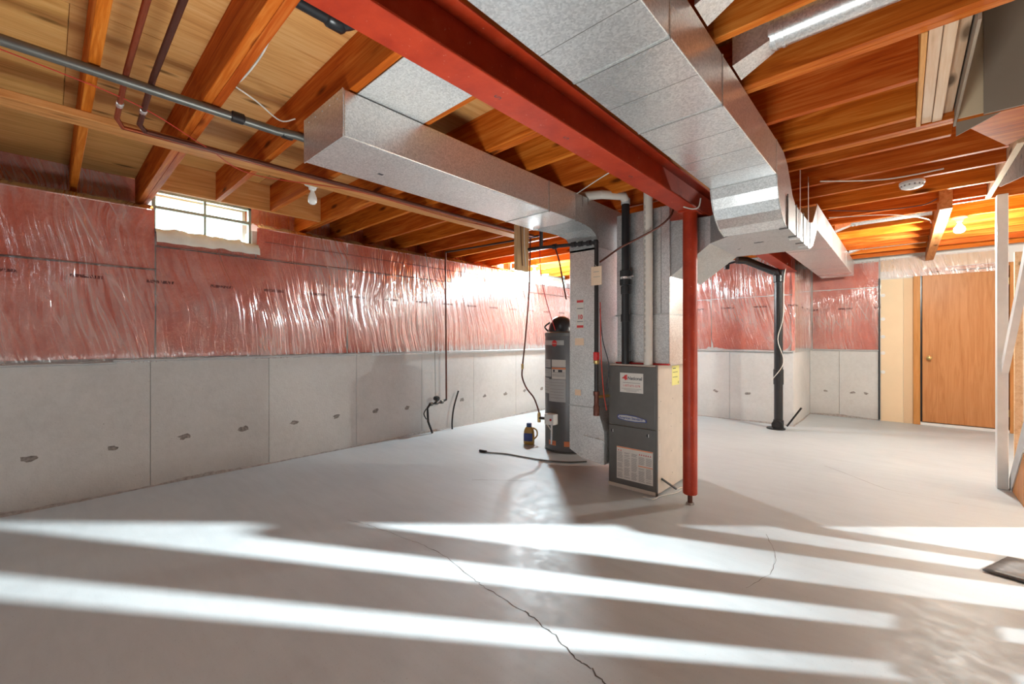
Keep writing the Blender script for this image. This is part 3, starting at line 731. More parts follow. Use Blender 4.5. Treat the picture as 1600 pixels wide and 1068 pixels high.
# ================================================================== LEFT DUCT + RETURN DROP
t = thing('return_duct', 'galvanized rectangular duct from mid ceiling dropping down to the furnace side', 'duct', (-2.1, 2.0, 2.13))
LX0, LX1, LZ0, LZ1 = -2.325, -1.893, 2.132, 2.352
dsec(LX0, LX1, 0.918, 2.455, LZ0, LZ1, t, 'galv', 0.006); dsec(LX0, LX1, 2.459, 2.80, LZ0, LZ1, t)
cleat(LX0, LX1, 2.457, LZ0, LZ1, t); cleat(LX0, LX1, 2.80, LZ0, LZ1, t)
MB().box(LX0 - 0.003, LX1 + 0.003, 0.912, 0.918, LZ0 - 0.003, LZ1).build('end_cap', 'galv', t)
MB().tube([(LX1 + 0.001, 0.913, LZ0 + 0.01), (LX1 + 0.001, 0.913, LZ1)], 0.004, 6).build('end_cap_fold', 'galv', t)
for k in range(5): MB().lathe([(0.004, 0), (0.003, -0.003)], (LX0 + 0.06 + 0.08 * k, 0.912, LZ1 - 0.03), 'y', 8).build('screw', 'galv_dull', t)
MB().box(-2.185, -2.165, 1.255, 1.285, LZ0 - 0.0006, LZ0 + 0.0005).build('stamp_mark', 'ink', t)
# elbow down into the drop
rings = []
for y, z, k in ((2.80, LZ0, 0), (2.90, 2.125, 0.25), (2.99, 2.105, 0.6), (3.05, 2.07, 0.9), (3.08, 2.02, 1)):
    x0 = LX0 + (-2.147 - LX0) * k; x1 = LX1 + (-1.868 - LX1) * k
    rings.append([(x0, y, z), (x1, y, z), (LX1, min(y, 3.55), LZ1 - 0.002), (LX0, min(y, 3.55), LZ1 - 0.002)])
MB().loft(rings).build('duct_elbow', 'galv_dull', t)
MB().box(-2.147, -1.893, 3.08, 3.58, 1.95, LZ1 - 0.002).build('duct_section', 'galv_dull', t)
for y in (2.89, 2.97): MB().box(LX1 - 0.001, LX1 + 0.002, y, y + 0.006, 2.12, LZ1).build('seam_gap', 'seam', t)
MB().box(-2.147, -1.868, 3.08, 3.58, 0.632, 1.97, 0.003).build('drop_section', 'galv', t)
MB().box(-2.151, -1.866, 3.076, 3.58, 0.626, 0.634).build('drive_cleat', 'galv_dull', t)
MB().prism([(-2.147, 0.626), (-2.147, 0.25), (-2.016, 0.19), (-1.805, 0.172), (-1.805, 0.44), (-1.868, 0.626)], 1, 3.08, 3.58).build('drop_boot', 'galv', t)
MB().prism([(-2.005, 0.388), (-1.808, 0.372), (-1.808, 0.18), (-2.005, 0.192)], 1, 3.07, 3.08).build('access_panel', 'sheet', t)
def label_plate(parent, x0, x1, z0, z1, y, mat='label', name='paper_label'):
    return MB().box(x0, x1, y - 0.0012, y, z0, z1).build(name, mat, parent)
lb = label_plate(t, -2.075, -2.0, 1.29, 1.545, 3.079)
def sub(mb, name, mat, par):
    o = mb.build(name, mat); o.parent = par; par_inv = par
    o.matrix_parent_inverse = Matrix.Identity(4) if par.parent is None else (Matrix.Translation(par.parent.location) @ par.matrix_parent_inverse.copy()).inverted()
    o.matrix_parent_inverse = Matrix.Identity(4); return o
def tsub(s, size, mat, par, origin, name='lettering', right=(1, 0, 0), up=(0, 0, 1), bold=0.0):
    o = text_mesh(s, size, mat, None, origin, right, up, name, bold=bold); o.parent = par; return o
tsub('10', 0.05, 'inkr', lb, (-2.037, 3.0772, 1.39), bold=0.002)
for z in (1.515, 1.30): sub(MB().box(-2.07, -2.005, 3.0768, 3.0777, z, z + 0.02), 'printed_band', 'inkr', lb)
for z in (1.462, 1.35): sub(MB().box(-2.067, -2.008, 3.0768, 3.0777, z, z + 0.005), 'printed_line', 'ink', lb)
label_plate(t, -2.09, -2.0, 1.15, 1.21, 3.079, 'tagpaper'); label_plate(t, -2.09, -2.03, 0.72, 0.77, 3.079, 'tagpaper')
pn = tag(MB().box(-1.93, -1.20, 0.99, 1.366, ZJ - 0.006, ZJ - 0.002).build('panning_sheet', 'sheet'), 'pale sheet metal panel nailed under two joists between duct end and beam', 'metal panel')
MB().box(-2.10, -1.88, 0.95, 0.99, 2.33, 2.362).build('flange', 'galv')
bpy.data.objects.remove(bpy.data.objects['flange'])

# ================================================================== FURNACE
FX0, FX1, FY0, FY1, FZ = -1.80, -1.385, 3.14, 3.85, 1.0
fu = thing('furnace', 'grey and beige upright gas furnace on the floor between duct drop and red column', 'furnace', (-1.6, 3.5, 0))
MB().box(FX0, FX1, FY0 + 0.018, FY1, 0.012, FZ, 0.004).build('cabinet', 'furnside', fu)
MB().box(FX0 - 0.001, FX1 + 0.001, FY0 - 0.002, FY0 + 0.02, 0.0, 0.03, 0.002).build('base_rail', 'furnside', fu)
up_ = MB().box(FX0 + 0.004, FX1 - 0.012, FY0, FY0 + 0.018, 0.508, 0.985, 0.004).build('upper_door_panel', 'furn', fu)
lo_ = MB().box(FX0 + 0.004, FX1 - 0.012, FY0 - 0.003, FY0 + 0.018, 0.03, 0.502, 0.004).build('lower_door_panel', 'furn', fu)
MB().box(FX1 - 0.012, FX1 + 0.001, FY0 - 0.002, FY0 + 0.02, 0.0, FZ, 0.002).build('corner_trim', 'furn', fu)
for x in (-1.762, -1.455):
    MB().lathe([(0, 0), (0.013, 0), (0.013, -0.002), (0, -0.002)], (x, FY0 - 0.003, 0.455), 'y', 14).build('finger_hole', 'black', fu)
    MB().box(x + 0.004, x + 0.009, FY0 - 0.009, FY0 - 0.004, 0.444, 0.467).build('latch', 'white', fu)
st = label_plate(fu, -1.694, -1.495, 0.776, 0.932, FY0 - 0.0003)
yy = FY0 - 0.0021
tsub('National', 0.036, 'ink', st, (-1.565, yy, 0.89), bold=0.0008)
tsub('1-877-672-3278', 0.023, 'inkr', st, (-1.594, yy, 0.83))
sub(MB().prism([(-1.68, 0.888), (-1.662, 0.90), (-1.65, 0.915), (-1.628, 0.918), (-1.634, 0.90), (-1.628, 0.882), (-1.648, 0.872), (-1.655, 0.884)], 1, yy - 0.0003, yy), 'logo_leaf', 'inkr', st)
sub(MB().box(-1.67, -1.52, yy - 0.0003, yy, 0.852, 0.856).box(-1.68, -1.51, yy - 0.0003, yy, 0.805, 0.808).box(-1.66, -1.53, yy - 0.0003, yy, 0.795, 0.798).box(-1.64, -1.55, yy - 0.0003, yy, 0.785, 0.788), 'small_print', 'inkg', st)
bd = MB().prism([(-1.72, 0.575), (-1.71, 0.592), (-1.64, 0.598), (-1.56, 0.594), (-1.47, 0.575), (-1.465, 0.553), (-1.56, 0.545), (-1.64, 0.548), (-1.71, 0.556)], 1, FY0 - 0.004, FY0 + 0.001).build('name_badge', 'inkb', fu)
sub(MB().prism([(-1.712, 0.575), (-1.70, 0.588), (-1.64, 0.592), (-1.56, 0.588), (-1.48, 0.573), (-1.475, 0.558), (-1.56, 0.551), (-1.64, 0.553), (-1.70, 0.562)], 1, FY0 - 0.0045, FY0 - 0.004), 'badge_plate', 'labelg', bd)
tsub('American Standard', 0.026, 'inkb', bd, (-1.60, FY0 - 0.0052, 0.5715), bold=0.0006)
wl_ = label_plate(fu, -1.722, -1.415, 0.075, 0.335, FY0 - 0.003)
yy = FY0 - 0.005; mb = MB(); m2 = MB(); m3 = MB()
cw = 0.307 / 5
for c in range(5):
    x0 = -1.722 + cw * c + 0.006; z = 0.29 if c < 3 else 0.275
    while z > 0.085:
        if not (c >= 3 and 0.20 < z < 0.215):
            mb.box(x0, x0 + cw - 0.01 - random.uniform(0, 0.012), yy, yy + 0.0003, z, z + 0.0028)
        z -= 0.0068 if random.random() > 0.12 else 0.013
m2.box(-1.72, -1.417, yy, yy + 0.0003, 0.326, 0.334).box(-1.535, -1.417, yy, yy + 0.0003, 0.204, 0.210)
for k, x in enumerate((-1.71, -1.69, -1.53, -1.512, -1.494, -1.476, -1.458, -1.44)):
    m3.prism([(x, 0.300 if k < 2 else 0.292), (x + 0.011, 0.300 if k < 2 else 0.292), (x + 0.0055, 0.313 if k < 2 else 0.305)], 1, yy, yy + 0.0003)
sub(mb, 'small_print', 'inkg', wl_)['kind'] = 'stuff'; sub(m2, 'orange_bar', 'inko', wl_)['kind'] = 'stuff'; sub(m3, 'warning_symbols', 'inkr', wl_)['kind'] = 'stuff'
MB().box(FX1, FX1 + 0.0015, 3.425, 3.575, 0.826, 0.985).build('energy_tag', 'yellow', fu)
MB().box(FX1 + 0.0015, FX1 + 0.0018, 3.44, 3.50, 0.96, 0.966).box(FX1 + 0.0015, FX1 + 0.0018, 3.44, 3.54, 0.93, 0.934).box(FX1 + 0.0015, FX1 + 0.0018, 3.44, 3.54, 0.89, 0.894).box(FX1 + 0.0015, FX1 + 0.0018, 3.55, 3.56, 0.835, 0.855).build('tag_print', 'ink', fu)
MB().box(FX1, FX1 + 0.001, 3.17, 3.20, 0.27, 0.40).build('side_sticker', 'label', fu)
for y in (3.19, 3.42, 3.62):
    for z in (0.12, 0.3, 0.5, 0.6, 0.72, 0.85):
        MB().lathe([(0.004, 0), (0.003, 0.002)], (FX1, y + 0.02 * math.sin(z * 20), z), 'x', 8).build('screw', 'inkg', fu)
MB().tube([(-1.383, 3.22, 0.12), (-1.30, 3.30, 0.04)], 0.0085, 8).build('drain_hose', 'black', fu)
MB().tube([(-1.30, 3.30, 0.04), (-1.28, 3.42, 0.03), (-1.30, 3.3, 0.012), (-1.36, 3.16, 0.01), (-1.375, 3.05, 0.01), (-1.45, 3.05, 0.01)], 0.006, 8, 4).build('clear_drain_tube', 'vinyl', fu, True)
# plenum
pl = thing('plenum', 'shiny galvanized plenum box standing on top of the furnace', 'duct', (-1.55, 3.5, 1.0))
MB().box(-1.775, -1.33, 3.24, 3.83, FZ, 1.395, 0.003).build('coil_casing', 'galv', pl)
MB().box(-1.785, -1.335, 3.25, 3.83, 1.402, 2.24, 0.003).build('plenum_box', 'galv', pl)
MB().box(-1.788, -1.328, 3.235, 3.835, 1.392, 1.404).build('drive_cleat', 'galv_dull', pl)
MB().tube([(-1.335, 3.25, 1.402), (-1.335, 3.25, 2.24)], 0.006, 6).build('corner_seam', 'galv', pl)
MB().tube([(-1.40, 3.248, 1.0), (-1.40, 3.248, 2.24)], 0.004, 6).build('corner_seam', 'galv_dull', pl)
MB().box(-1.78, -1.33, 3.225, 3.26, FZ, FZ + 0.012).build('red_sealant', 'redplastic', pl)
# vent pipes
PX = -1.672
t = thing('vent_pipe', 'black vent pipe standing on the furnace with a steel band clamp', 'pipe', (PX, 3.19, 1.0))
MB().tube([(PX, 3.19, FZ), (PX, 3.19, 2.31)], 0.032, 20).build('pipe', 'black', t, True)
for z in (1.375, 1.6): MB().lathe([(0.032, -0.03), (0.038, -0.03), (0.038, 0.03), (0.032, 0.03)], (PX, 3.19, z), 'z', 20).build('coupling', 'black', t, True)
MB().lathe([(0.044, 1.64), (0.046, 1.642), (0.046, 1.76), (0.044, 1.762)], (PX, 3.19, 0), 'z', 20).build('rubber_sleeve', 'black', t, True)
MB().lathe([(0.047, 1.69), (0.048, 1.69), (0.048, 1.708), (0.047, 1.708)], (PX, 3.19, 0), 'z', 20).build('band_clamp', 'galv', t, True)
MB().tube([(PX + 0.04, 3.15, 1.70), (PX + 0.10, 3.12, 1.70)], 0.007, 8).build('clamp_screw', 'galv', t)
MB().lathe([(0.034, 2.30), (0.036, 2.30), (0.036, 2.345), (0.034, 2.345)], (PX, 3.19, 0), 'z', 20).build('top_fitting', 'greypaint', t, True)
t = thing('vent_pipe', 'white plastic vent pipe rising from the furnace right of the black one', 'pipe', (-1.478, 3.19, 1.0))
MB().tube([(-1.478, 3.19, FZ), (-1.478, 3.19, 2.36)], 0.035, 20).build('pipe', 'pvc', t, True)
mb = MB()
for k in range(26): mb.box(-1.490, -1.4865, 3.153, 3.1575, 1.1 + k * 0.045, 1.1 + k * 0.045 + 0.025)
mb.build('printed_line', 'inkg', t, kind='stuff')
t = thing('vent_pipe', 'white horizontal vent pipe under the joists above the black vent pipe', 'pipe', (-2.0, 3.19, 2.34))
MB().tube([(-2.05, 3.0, 2.40), (-1.78, 3.0, 2.36), (PX, 3.15, 2.36), (PX, 3.19, 2.33)], 0.035, 16).build('pipe', 'pvc', t, True)

# ================================================================== GAS PIPING, VALVES, TAG
t = thing('gas_pipe', 'black iron gas pipe with elbows and red valve in front of the duct drop', 'pipe', (-1.83, 3.0, 0.65))
MB().tube([(-2.55, 3.0, 2.03), (-2.37, 3.0, 2.022), (-1.84, 3.0, 1.985)], 0.015, 12).build('header_pipe', 'iron', t, True)
for x, z in ((-2.25, 2.013), (-2.05, 2.0), (-1.98, 1.995), (-1.90, 1.99)):
    MB().lathe([(0.015, -0.02), (0.023, -0.018), (0.023, 0.018), (0.015, 0.02)], (x, 3.0, z), 'x', 12).build('pipe_fitting', 'iron', t, True)
MB().lathe([(0, -0.024), (0.018, -0.02), (0.024, 0), (0.018, 0.02), (0, 0.024)], (-1.835, 3.0, 1.985), 'z', 12).build('elbow', 'iron', t, True)
MB().tube([(-1.83, 3.0, 1.985), (-1.83, 3.0, 0.66)], 0.017, 12).build('drop_pipe', 'iron', t, True)
MB().lathe([(0.0, 0.58), (0.025, 0.585), (0.025, 0.66), (0.02, 0.67), (0.02, 0.74), (0.025, 0.75), (0.025, 0.78), (0, 0.785)], (-1.83, 3.0, 0), 'z', 12).build('tee_fitting', 'copper_d', t, True)
MB().box(-1.847, -1.813, 2.975, 3.025, 1.03, 1.10, 0.008).build('valve_body', 'redplastic', t)
MB().lathe([(0.018, 1.0), (0.024, 1.01), (0.024, 1.03), (0.018, 1.035)], (-1.83, 3.0, 0), 'z', 12).build('union_ring', 'brass', t, True)
MB().tube([(-1.83, 3.0, 0.735), (-1.80, 3.10, 0.735), (-1.795, 3.3, 0.735)], 0.013, 10).build('branch_pipe', 'brass', t, True)
MB().tube([(-2.40, 3.0, 2.02), (-2.40, 3.0, 2.10), (-2.40, 3.0, 2.36)], 0.016, 10).build('riser_pipe', 'iron', t, True)
MB().tube([(-2.25, 3.0, 2.01), (-2.22, 3.02, 1.90), (-2.20, 3.05, 1.72), (-2.17, 3.06, 1.55)], 0.007, 8, 4).build('branch_tube', 'copper_d', t, True)
tg = thing('hang_tag', 'small buff inspection tag hanging on the gas pipe', 'tag', (-1.81, 2.97, 1.79))
MB().box(-1.863, -1.765, 2.972, 2.975, 1.635, 1.785, 0.001).build('card', 'tagpaper', tg)
MB().tube([(-1.815, 2.975, 1.785), (-1.83, 2.98, 1.80)], 0.002, 6).build('tie_wire', 'whitewire', tg)
MB().box(-1.84, -1.79, 2.9712, 2.972, 1.74, 1.744).box(-1.84, -1.78, 2.9712, 2.972, 1.70, 1.703).build('tag_print', 'inkg', tg)
c_ = MB().tube([(-1.80, 3.0, 1.82), (-1.75, 3.03, 1.86), (-1.66, 3.08, 1.93), (-1.50, 3.1, 1.99), (-1.36, 3.12, 2.05), (-1.28, 3.14, 2.12), (-1.26, 3.16, 2.20)], 0.0075, 8, 5).build('cable', 'copper_d', None, True)
tag(c_, 'brown cable sagging from the tag across both vent pipes to the beam', 'cable')
for pts, m_, lab in (([(-1.81, 3.02, 1.45), (-1.79, 3.03, 1.2), (-1.74, 3.04, 1.0), (-1.76, 3.05, 0.85), (-1.80, 3.12, 0.80)], 'ink', 'black thermostat wire looping from the gas pipe to the furnace'),
                     ([(-1.80, 3.01, 1.5), (-1.805, 3.03, 1.1), (-1.79, 3.04, 0.8), (-1.795, 3.1, 0.62)], 'redwire', 'thin dark red wire beside the lower gas pipe'),
                     ([(-2.80, 3.47, 2.364), (-2.79, 3.48, 1.9), (-2.77, 3.55, 1.6), (-2.76, 3.69, 1.30)], 'redplastic', 'thin red line hanging down to the water heater')):
    tag(MB().tube(pts, 0.0045, 6, 5).build('wire', m_, None, True), lab, 'wire')
# ================================================================== WATER HEATER
TC = (-2.73, 3.90)
wh = thing('water_heater', 'dark grey cylindrical water heater on the floor behind the duct drop', 'water heater', (*TC, 0))
MB().lathe([(0.0, 0.012), (0.255, 0.012), (0.262, 0.02), (0.262, 1.24), (0.262, 1.262), (0.255, 1.275), (0.0, 1.28)], (*TC, 0), 'z', 48).build('tank', 'tank', wh, True)
MB().lathe([(0.264, 1.235), (0.266, 1.24), (0.266, 1.27), (0.25, 1.283)], (*TC, 0), 'z', 48).build('top_rim', 'furn', wh, True)
MB().lathe([(0, 1.28), (0.14, 1.28), (0.14, 1.31), (0.125, 1.37), (0.09, 1.43), (0.04, 1.455), (0, 1.456)], (TC[0] - 0.07, TC[1] - 0.05, 0), 'z', 20).build('vent_blower', 'black', wh, True)
MB().tube([(TC[0] - 0.20, TC[1] - 0.10, 1.285), (TC[0] - 0.25, TC[1] - 0.11, 1.34), (TC[0] - 0.19, TC[1] - 0.09, 1.39)], 0.01, 8, 4).build('blower_hose', 'black', wh, True)
MB().lathe([(0, 0), (0.268, 0), (0.268, 0.012), (0, 0.012)], (*TC, 0), 'z', 36).build('base_ring', 'furn', wh, True)
def curved(a0, a1, z0, z1, r, mat, name='paper_label', par=None):
    n = max(3, int((a1 - a0) / 6)); vs = []; fs = []
    for i in range(n + 1):
        a = R(a0 + (a1 - a0) * i / n)
        for z in (z0, z1): vs.append((TC[0] + r * math.cos(a), TC[1] + r * math.sin(a), z))
    for i in range(n): fs.append((2 * i, 2 * i + 2, 2 * i + 3, 2 * i + 1))
    return MB().add(vs, fs).build(name, mat, par if par else wh, True)
VA = -78.0   # middle of the label side of the tank
curved(VA - 62, VA + 12, 1.14, 1.19, 0.2635, 'labelg', 'logo_strip')
def on_tank(a, z, r=0.2645): return (TC[0] + r * math.cos(R(a)), TC[1] + r * math.sin(R(a)), z)
def tank_text(s, size, a, z, mat):
    rt = (-math.sin(R(a)), math.cos(R(a)), 0)
    return text_mesh(s, size, mat, wh, on_tank(a, z, 0.2665), rt, (0, 0, 1))
a_ = -90.0
mb = MB(); rt = Vector((-math.sin(R(a_)), math.cos(R(a_)), 0)); c0 = Vector(on_tank(a_, 1.158, 0.265))
ring = [(c0 + rt * 0.034 * math.cos(2 * math.pi * k / 20) + Vector((0, 0, 1)) * 0.034 * math.sin(2 * math.pi * k / 20))[:] for k in range(20)]
mb.add(ring, [tuple(range(20))]).build('logo_disc', 'redplastic', wh)
tank_text('Rheem', 0.026, a_, 1.158, 'label')
for a0, a1, z0, z1, m_ in ((VA - 60, VA - 24, 0.90, 0.985, 'labelg'), (VA - 20, VA + 16, 0.91, 0.985, 'label'), (VA - 58, VA - 22, 0.80, 0.885, 'labelg'), (VA - 20, VA + 16, 0.78, 0.905, 'label'), (VA - 62, VA - 30, 0.62, 0.785, 'labelg'), (VA - 30, VA + 16, 0.54, 0.775, 'labelg')):
    curved(a0, a1, z0, z1, 0.2637, m_)
curved(VA - 20, VA + 16, 0.885, 0.903, 0.264, 'inko', 'warning_bar')
for z in (0.845, 0.825, 0.81): curved(VA - 18, VA + 14, z, z + 0.006, 0.2642, 'inkg', 'small_print')
for z in (0.96, 0.94, 0.92, 0.86, 0.84, 0.74, 0.71, 0.68, 0.65): curved(VA - 56, VA - 32, z, z + 0.004, 0.2642, 'inkg', 'small_print')
for z in (0.74, 0.71, 0.67, 0.64, 0.61, 0.58): curved(VA - 26, VA + 12, z, z + 0.004, 0.2642, 'inkg', 'small_print')
for a, b in ((VA - 16, VA - 11), (VA - 2, VA + 8)): curved(a, b, 0.855, 0.88, 0.2643, 'ink', 'warning_symbol')
curved(VA - 30, VA - 8, 0.075, 0.125, 0.2637, 'inko', 'orange_label'); curved(VA + 12, VA + 30, 0.075, 0.13, 0.2637, 'inko', 'orange_label')
tank_text('DANGER', 0.018, VA - 19, 0.10, 'inkr')
curved(VA - 40, VA + 4, 0.13, 0.46, 0.2640, 'furn', 'burner_cover')
# gas control
p = Vector(on_tank(VA - 14, 0.36, 0.305)); d = Vector((math.cos(R(VA - 14)), math.sin(R(VA - 14)), 0)); q = Vector((-d.y, d.x, 0))
def obox(c, hx, hy, hz, name, mat, par):
    vs = [(c + q * (sx * hx) + d * (sy * hy) + Vector((0, 0, sz * hz)))[:] for sz in (-1, 1) for sy in (-1, 1) for sx in (-1, 1)]
    return MB().add(vs, [(0, 2, 3, 1), (4, 5, 7, 6), (0, 1, 5, 4), (2, 6, 7, 3), (0, 4, 6, 2), (1, 3, 7, 5)]).build(name, mat, par)
g = obox(p, 0.062, 0.045, 0.058, 'gas_control', 'white', wh)
mod = g.modifiers.new('b', 'BEVEL'); mod.width = 0.012; mod.segments = 2
MB().lathe([(0, 0), (0.012, 0), (0.012, -0.006), (0, -0.006)], (p + d * 0.046 + q * 0.03)[:], 'y', 12).build('control_knob', 'redplastic', wh)
MB().tube([(p + d * 0.03 - Vector((0, 0, 0.055)) - q * 0.03)[:], (p + d * 0.02 - Vector((0, 0, 0.10)) + q * 0.0)[:], (p + d * 0.0 - Vector((0, 0, 0.12)))[:]], 0.005, 6, 4).build('control_wire', 'whitewire', wh, True)
MB().tube([(p + d * 0.03 - Vector((0, 0, 0.055)) + q * 0.03)[:], (p + d * 0.03 - Vector((0, 0, 0.15)) + q * 0.03)[:], (p + d * 0.01 - Vector((0, 0, 0.26)) + q * 0.01)[:]], 0.010, 8, 4).build('burner_tube', 'galv', wh, True)
MB().tube([(p - q * 0.06)[:], (p - q * 0.16 - Vector((0, 0, 0.01)))[:]], 0.016, 10).build('inlet_fitting', 'iron', wh)
MB().lathe([(0.0, -0.06), (0.018, -0.055), (0.018, 0.03), (0.012, 0.05), (0, 0.05)], (p - q * 0.17)[:], 'z', 12).build('inlet_valve', 'brass', wh, True)
pv = p - q * 0.17 + Vector((0, 0, 0.05))
t = thing('gas_line', 'dark thin gas line bending down into the water heater valve', 'pipe', (-3.0, 3.6, 0.5))
MB().tube([(-3.05, 3.62, 2.33), (-3.06, 3.61, 1.75), (-3.09, 3.58, 1.20), (-3.11, 3.55, 0.86), (-3.10, 3.55, 0.76), (-3.04, 3.55, 0.66), (-2.96, 3.56, 0.58), (pv.x - 0.02, pv.y - 0.02, 0.50), pv[:]], 0.0085, 8, 6).build('tube', 'copper_d', t, True)
MB().lathe([(0.009, -0.03), (0.014, -0.025), (0.014, 0.025), (0.009, 0.03)], (-3.107, 3.552, 0.90), 'z', 10).build('flare_nut', 'brass', t, True)

# jug, hose, mat
jg = thing('detergent_jug', 'amber plastic jug with blue cap standing on the floor left of the water heater', 'jug', (-3.17, 3.74, 0))
J = (-3.17, 3.74)
def rrect(cx, cy, hx, hy, z, n=20, ang=0.5):
    out = []
    for k in range(n):
        a = 2 * math.pi * k / n; u = hx * math.copysign(abs(math.cos(a)) ** 0.6, math.cos(a)); v = hy * math.copysign(abs(math.sin(a)) ** 0.6, math.sin(a))
        out.append((cx + u * math.cos(ang) - v * math.sin(ang), cy + u * math.sin(ang) + v * math.cos(ang), z))
    return out
MB().loft([rrect(*J, a, b, z) for a, b, z in ((0.055, 0.035, 0.0), (0.062, 0.04, 0.015), (0.062, 0.04, 0.10), (0.058, 0.038, 0.15), (0.045, 0.032, 0.185), (0.03, 0.026, 0.198))]).build('bottle', 'gold', jg, True)
MB().loft([rrect(*J, r_, r_, z) for r_, z in ((0.028, 0.196), (0.028, 0.235), (0.025, 0.24))]).build('cap', 'blue', jg, True)
MB().tube([(J[0] + 0.03, J[1] + 0.03, 0.185), (J[0] + 0.075, J[1] + 0.045, 0.16), (J[0] + 0.08, J[1] + 0.045, 0.10), (J[0] + 0.05, J[1] + 0.03, 0.06)], 0.009, 8, 4).build('handle', 'gold', jg, True)
lbl = rrect(*J, 0.0635, 0.0415, 0.04)[12:18]; lbl2 = [(a, b, 0.13) for a, b, _ in lbl]
MB().add(lbl + lbl2, [(i, i + 1, 6 + i + 1, 6 + i) for i in range(5)]).build('jug_label', 'inkb', jg)
t = thing('floor_hose', 'thin grey hose lying on the floor, curving to the foot of the duct drop', 'hose', (-2.9, 3.2, 0))
MB().tube([(-3.313, 3.122, 0.012), (-3.22, 3.14, 0.010), (-3.053, 3.224, 0.009), (-2.85, 3.26, 0.009), (-2.614, 3.31, 0.009), (-2.40, 3.42, 0.009), (-2.28, 3.56, 0.009)], 0.0075, 8, 6).build('hose', 'grayiron', t, True)
MB().tube([(-3.335, 3.118, 0.014), (-3.25, 3.135, 0.014)], 0.013, 8).build('hose_fitting', 'iron', t, True)
vs = []; fs = []
cA = [(0.30, 3.27), (0.42, 3.56), (0.80, 3.60), (0.70, 3.20)]
for i in range(9):
    for k in range(9):
        u, v = i / 8, k / 8
        x = (cA[0][0] * (1 - u) + cA[3][0] * u) * (1 - v) + (cA[1][0] * (1 - u) + cA[2][0] * u) * v
        y = (cA[0][1] * (1 - u) + cA[3][1] * u) * (1 - v) + (cA[1][1] * (1 - u) + cA[2][1] * u) * v
        vs.append((x + 0.012 * nz(i, k, 4), y + 0.012 * nz(k, i, 9), 0.006 + 0.012 * max(0, nz(u * 3, v * 3, 7)) + 0.006))
for i in range(8):
    for k in range(8): fs.append((i * 9 + k, (i + 1) * 9 + k, (i + 1) * 9 + k + 1, i * 9 + k + 1))
mt = MB().add(vs, fs).build('rubber_mat', 'mat', None, True)
sm = mt.modifiers.new('s', 'SOLIDIFY'); sm.thickness = 0.006; sm.offset = -1
tag(mt, 'dark grey crumpled mat lying flat on the floor at the right edge', 'mat')

# ================================================================== LEFT WALL GAS ENTRY
t = thing('gas_service_pipe', 'dark vertical pipe on the left wall with regulator valve near the floor', 'pipe', (-4.43, 3.53, 0.4))
MB().tube([(-4.43, 3.545, 0.41), (-4.43, 3.53, 2.345)], 0.0115, 10).build('riser', 'copper_d', t, True)
MB().tube([(-4.43, 3.53, 2.345), (-3.3, 3.60, 2.33), (-2.9, 3.62, 2.33)], 0.0115, 10).build('ceiling_run', 'iron', t, True)
MB().tube([(-4.43, 3.545, 0.41), (-4.43, 3.46, 0.385), (-4.43, 3.28, 0.375), (-4.44, 3.25, 0.33), (-4.44, 3.26, 0.16), (-4.44, 3.325, 0.005)], 0.014, 10).build('inlet_pipe', 'iron', t, True)
MB().lathe([(0, -0.035), (0.03, -0.03), (0.036, 0.0), (0.03, 0.03), (0, 0.035)], (-4.43, 3.385, 0.44), 'x', 14).build('regulator', 'black', t, True)
for y, z in ((3.47, 0.387), (3.30, 0.377), (3.385, 0.385)): MB().lathe([(0.014, -0.02), (0.024, -0.016), (0.024, 0.016), (0.014, 0.02)], (-4.43, y, z), 'y', 10).build('pipe_fitting', 'grayiron', t, True)
MB().tube([(-4.46, 3.245, 0.32), (-4.46, 3.21, 0.26), (-4.45, 3.24, 0.19)], 0.008, 6, 4).build('ground_clamp', 'iron', t, True)
w_ = MB().tube([(-4.475, 3.24, 2.3), (-4.475, 3.30, 2.0), (-4.475, 3.36, 1.6), (-4.475, 3.39, 1.1), (-4.475, 3.40, 0.47)], 0.003, 6, 5).build('wire', 'grayiron', None, True)
tag(w_, 'thin grey wire running down the left wall beside the dark gas riser', 'wire')
s_ = MB().tube([(-4.45, 3.66, 0.0), (-4.45, 3.66, 0.12), (-4.46, 3.70, 0.3), (-4.465, 3.78, 0.50)], 0.011, 8, 5).build('pipe_stub', 'iron', None, True)
tag(s_, 'short black tube sticking up from the floor against the left wall', 'pipe')

# ================================================================== RIGHT DRAIN STACK
t = thing('drain_stack', 'black plastic drain pipe from the floor to the ceiling in front of the corner wall', 'pipe', (-1.26, 6.66, 0))
DC = (-1.235, 6.62)
MB().tube([(*DC, 0.02), (*DC, 2.02)], 0.052, 20).build('stack_pipe', 'black', t, True)
MB().lathe([(0.052, 0.60), (0.06, 0.6), (0.06, 0.80), (0.052, 0.80)], (*DC, 0), 'z', 20).build('coupling', 'black', t, True)
MB().lathe([(0.052, 0.02), (0.062, 0.02), (0.062, 0.12), (0.052, 0.13)], (*DC, 0), 'z', 20).build('base_coupling', 'black', t, True)
MB().lathe([(0.0, 0.0), (0.11, 0.0), (0.11, 0.015), (0, 0.02)], (DC[0] - 0.03, DC[1], 0), 'z', 20).build('floor_flange', 'iron', t, True)
MB().lathe([(0, 0.0), (0.062, 0.0), (0.066, -0.03), (0.03, -0.035), (0.03, -0.05), (0, -0.05)], (DC[0], DC[1] - 0.06, 0.065), 'y', 18).build('cleanout_plug', 'iron', t, True)
MB().tube([(*DC, 2.0), (DC[0] - 0.03, DC[1] - 0.0, 2.10), (DC[0] - 0.36, DC[1] - 0.12, 2.285), (DC[0] - 0.46, DC[1] - 0.2, 2.295)], 0.052, 16).build('offset_pipe', 'black', t, True)
MB().lathe([(0.052, 1.96), (0.062, 1.97), (0.062, 2.05), (0.052, 2.06)], (*DC, 0), 'z', 20).build('coupling', 'black', t, True)
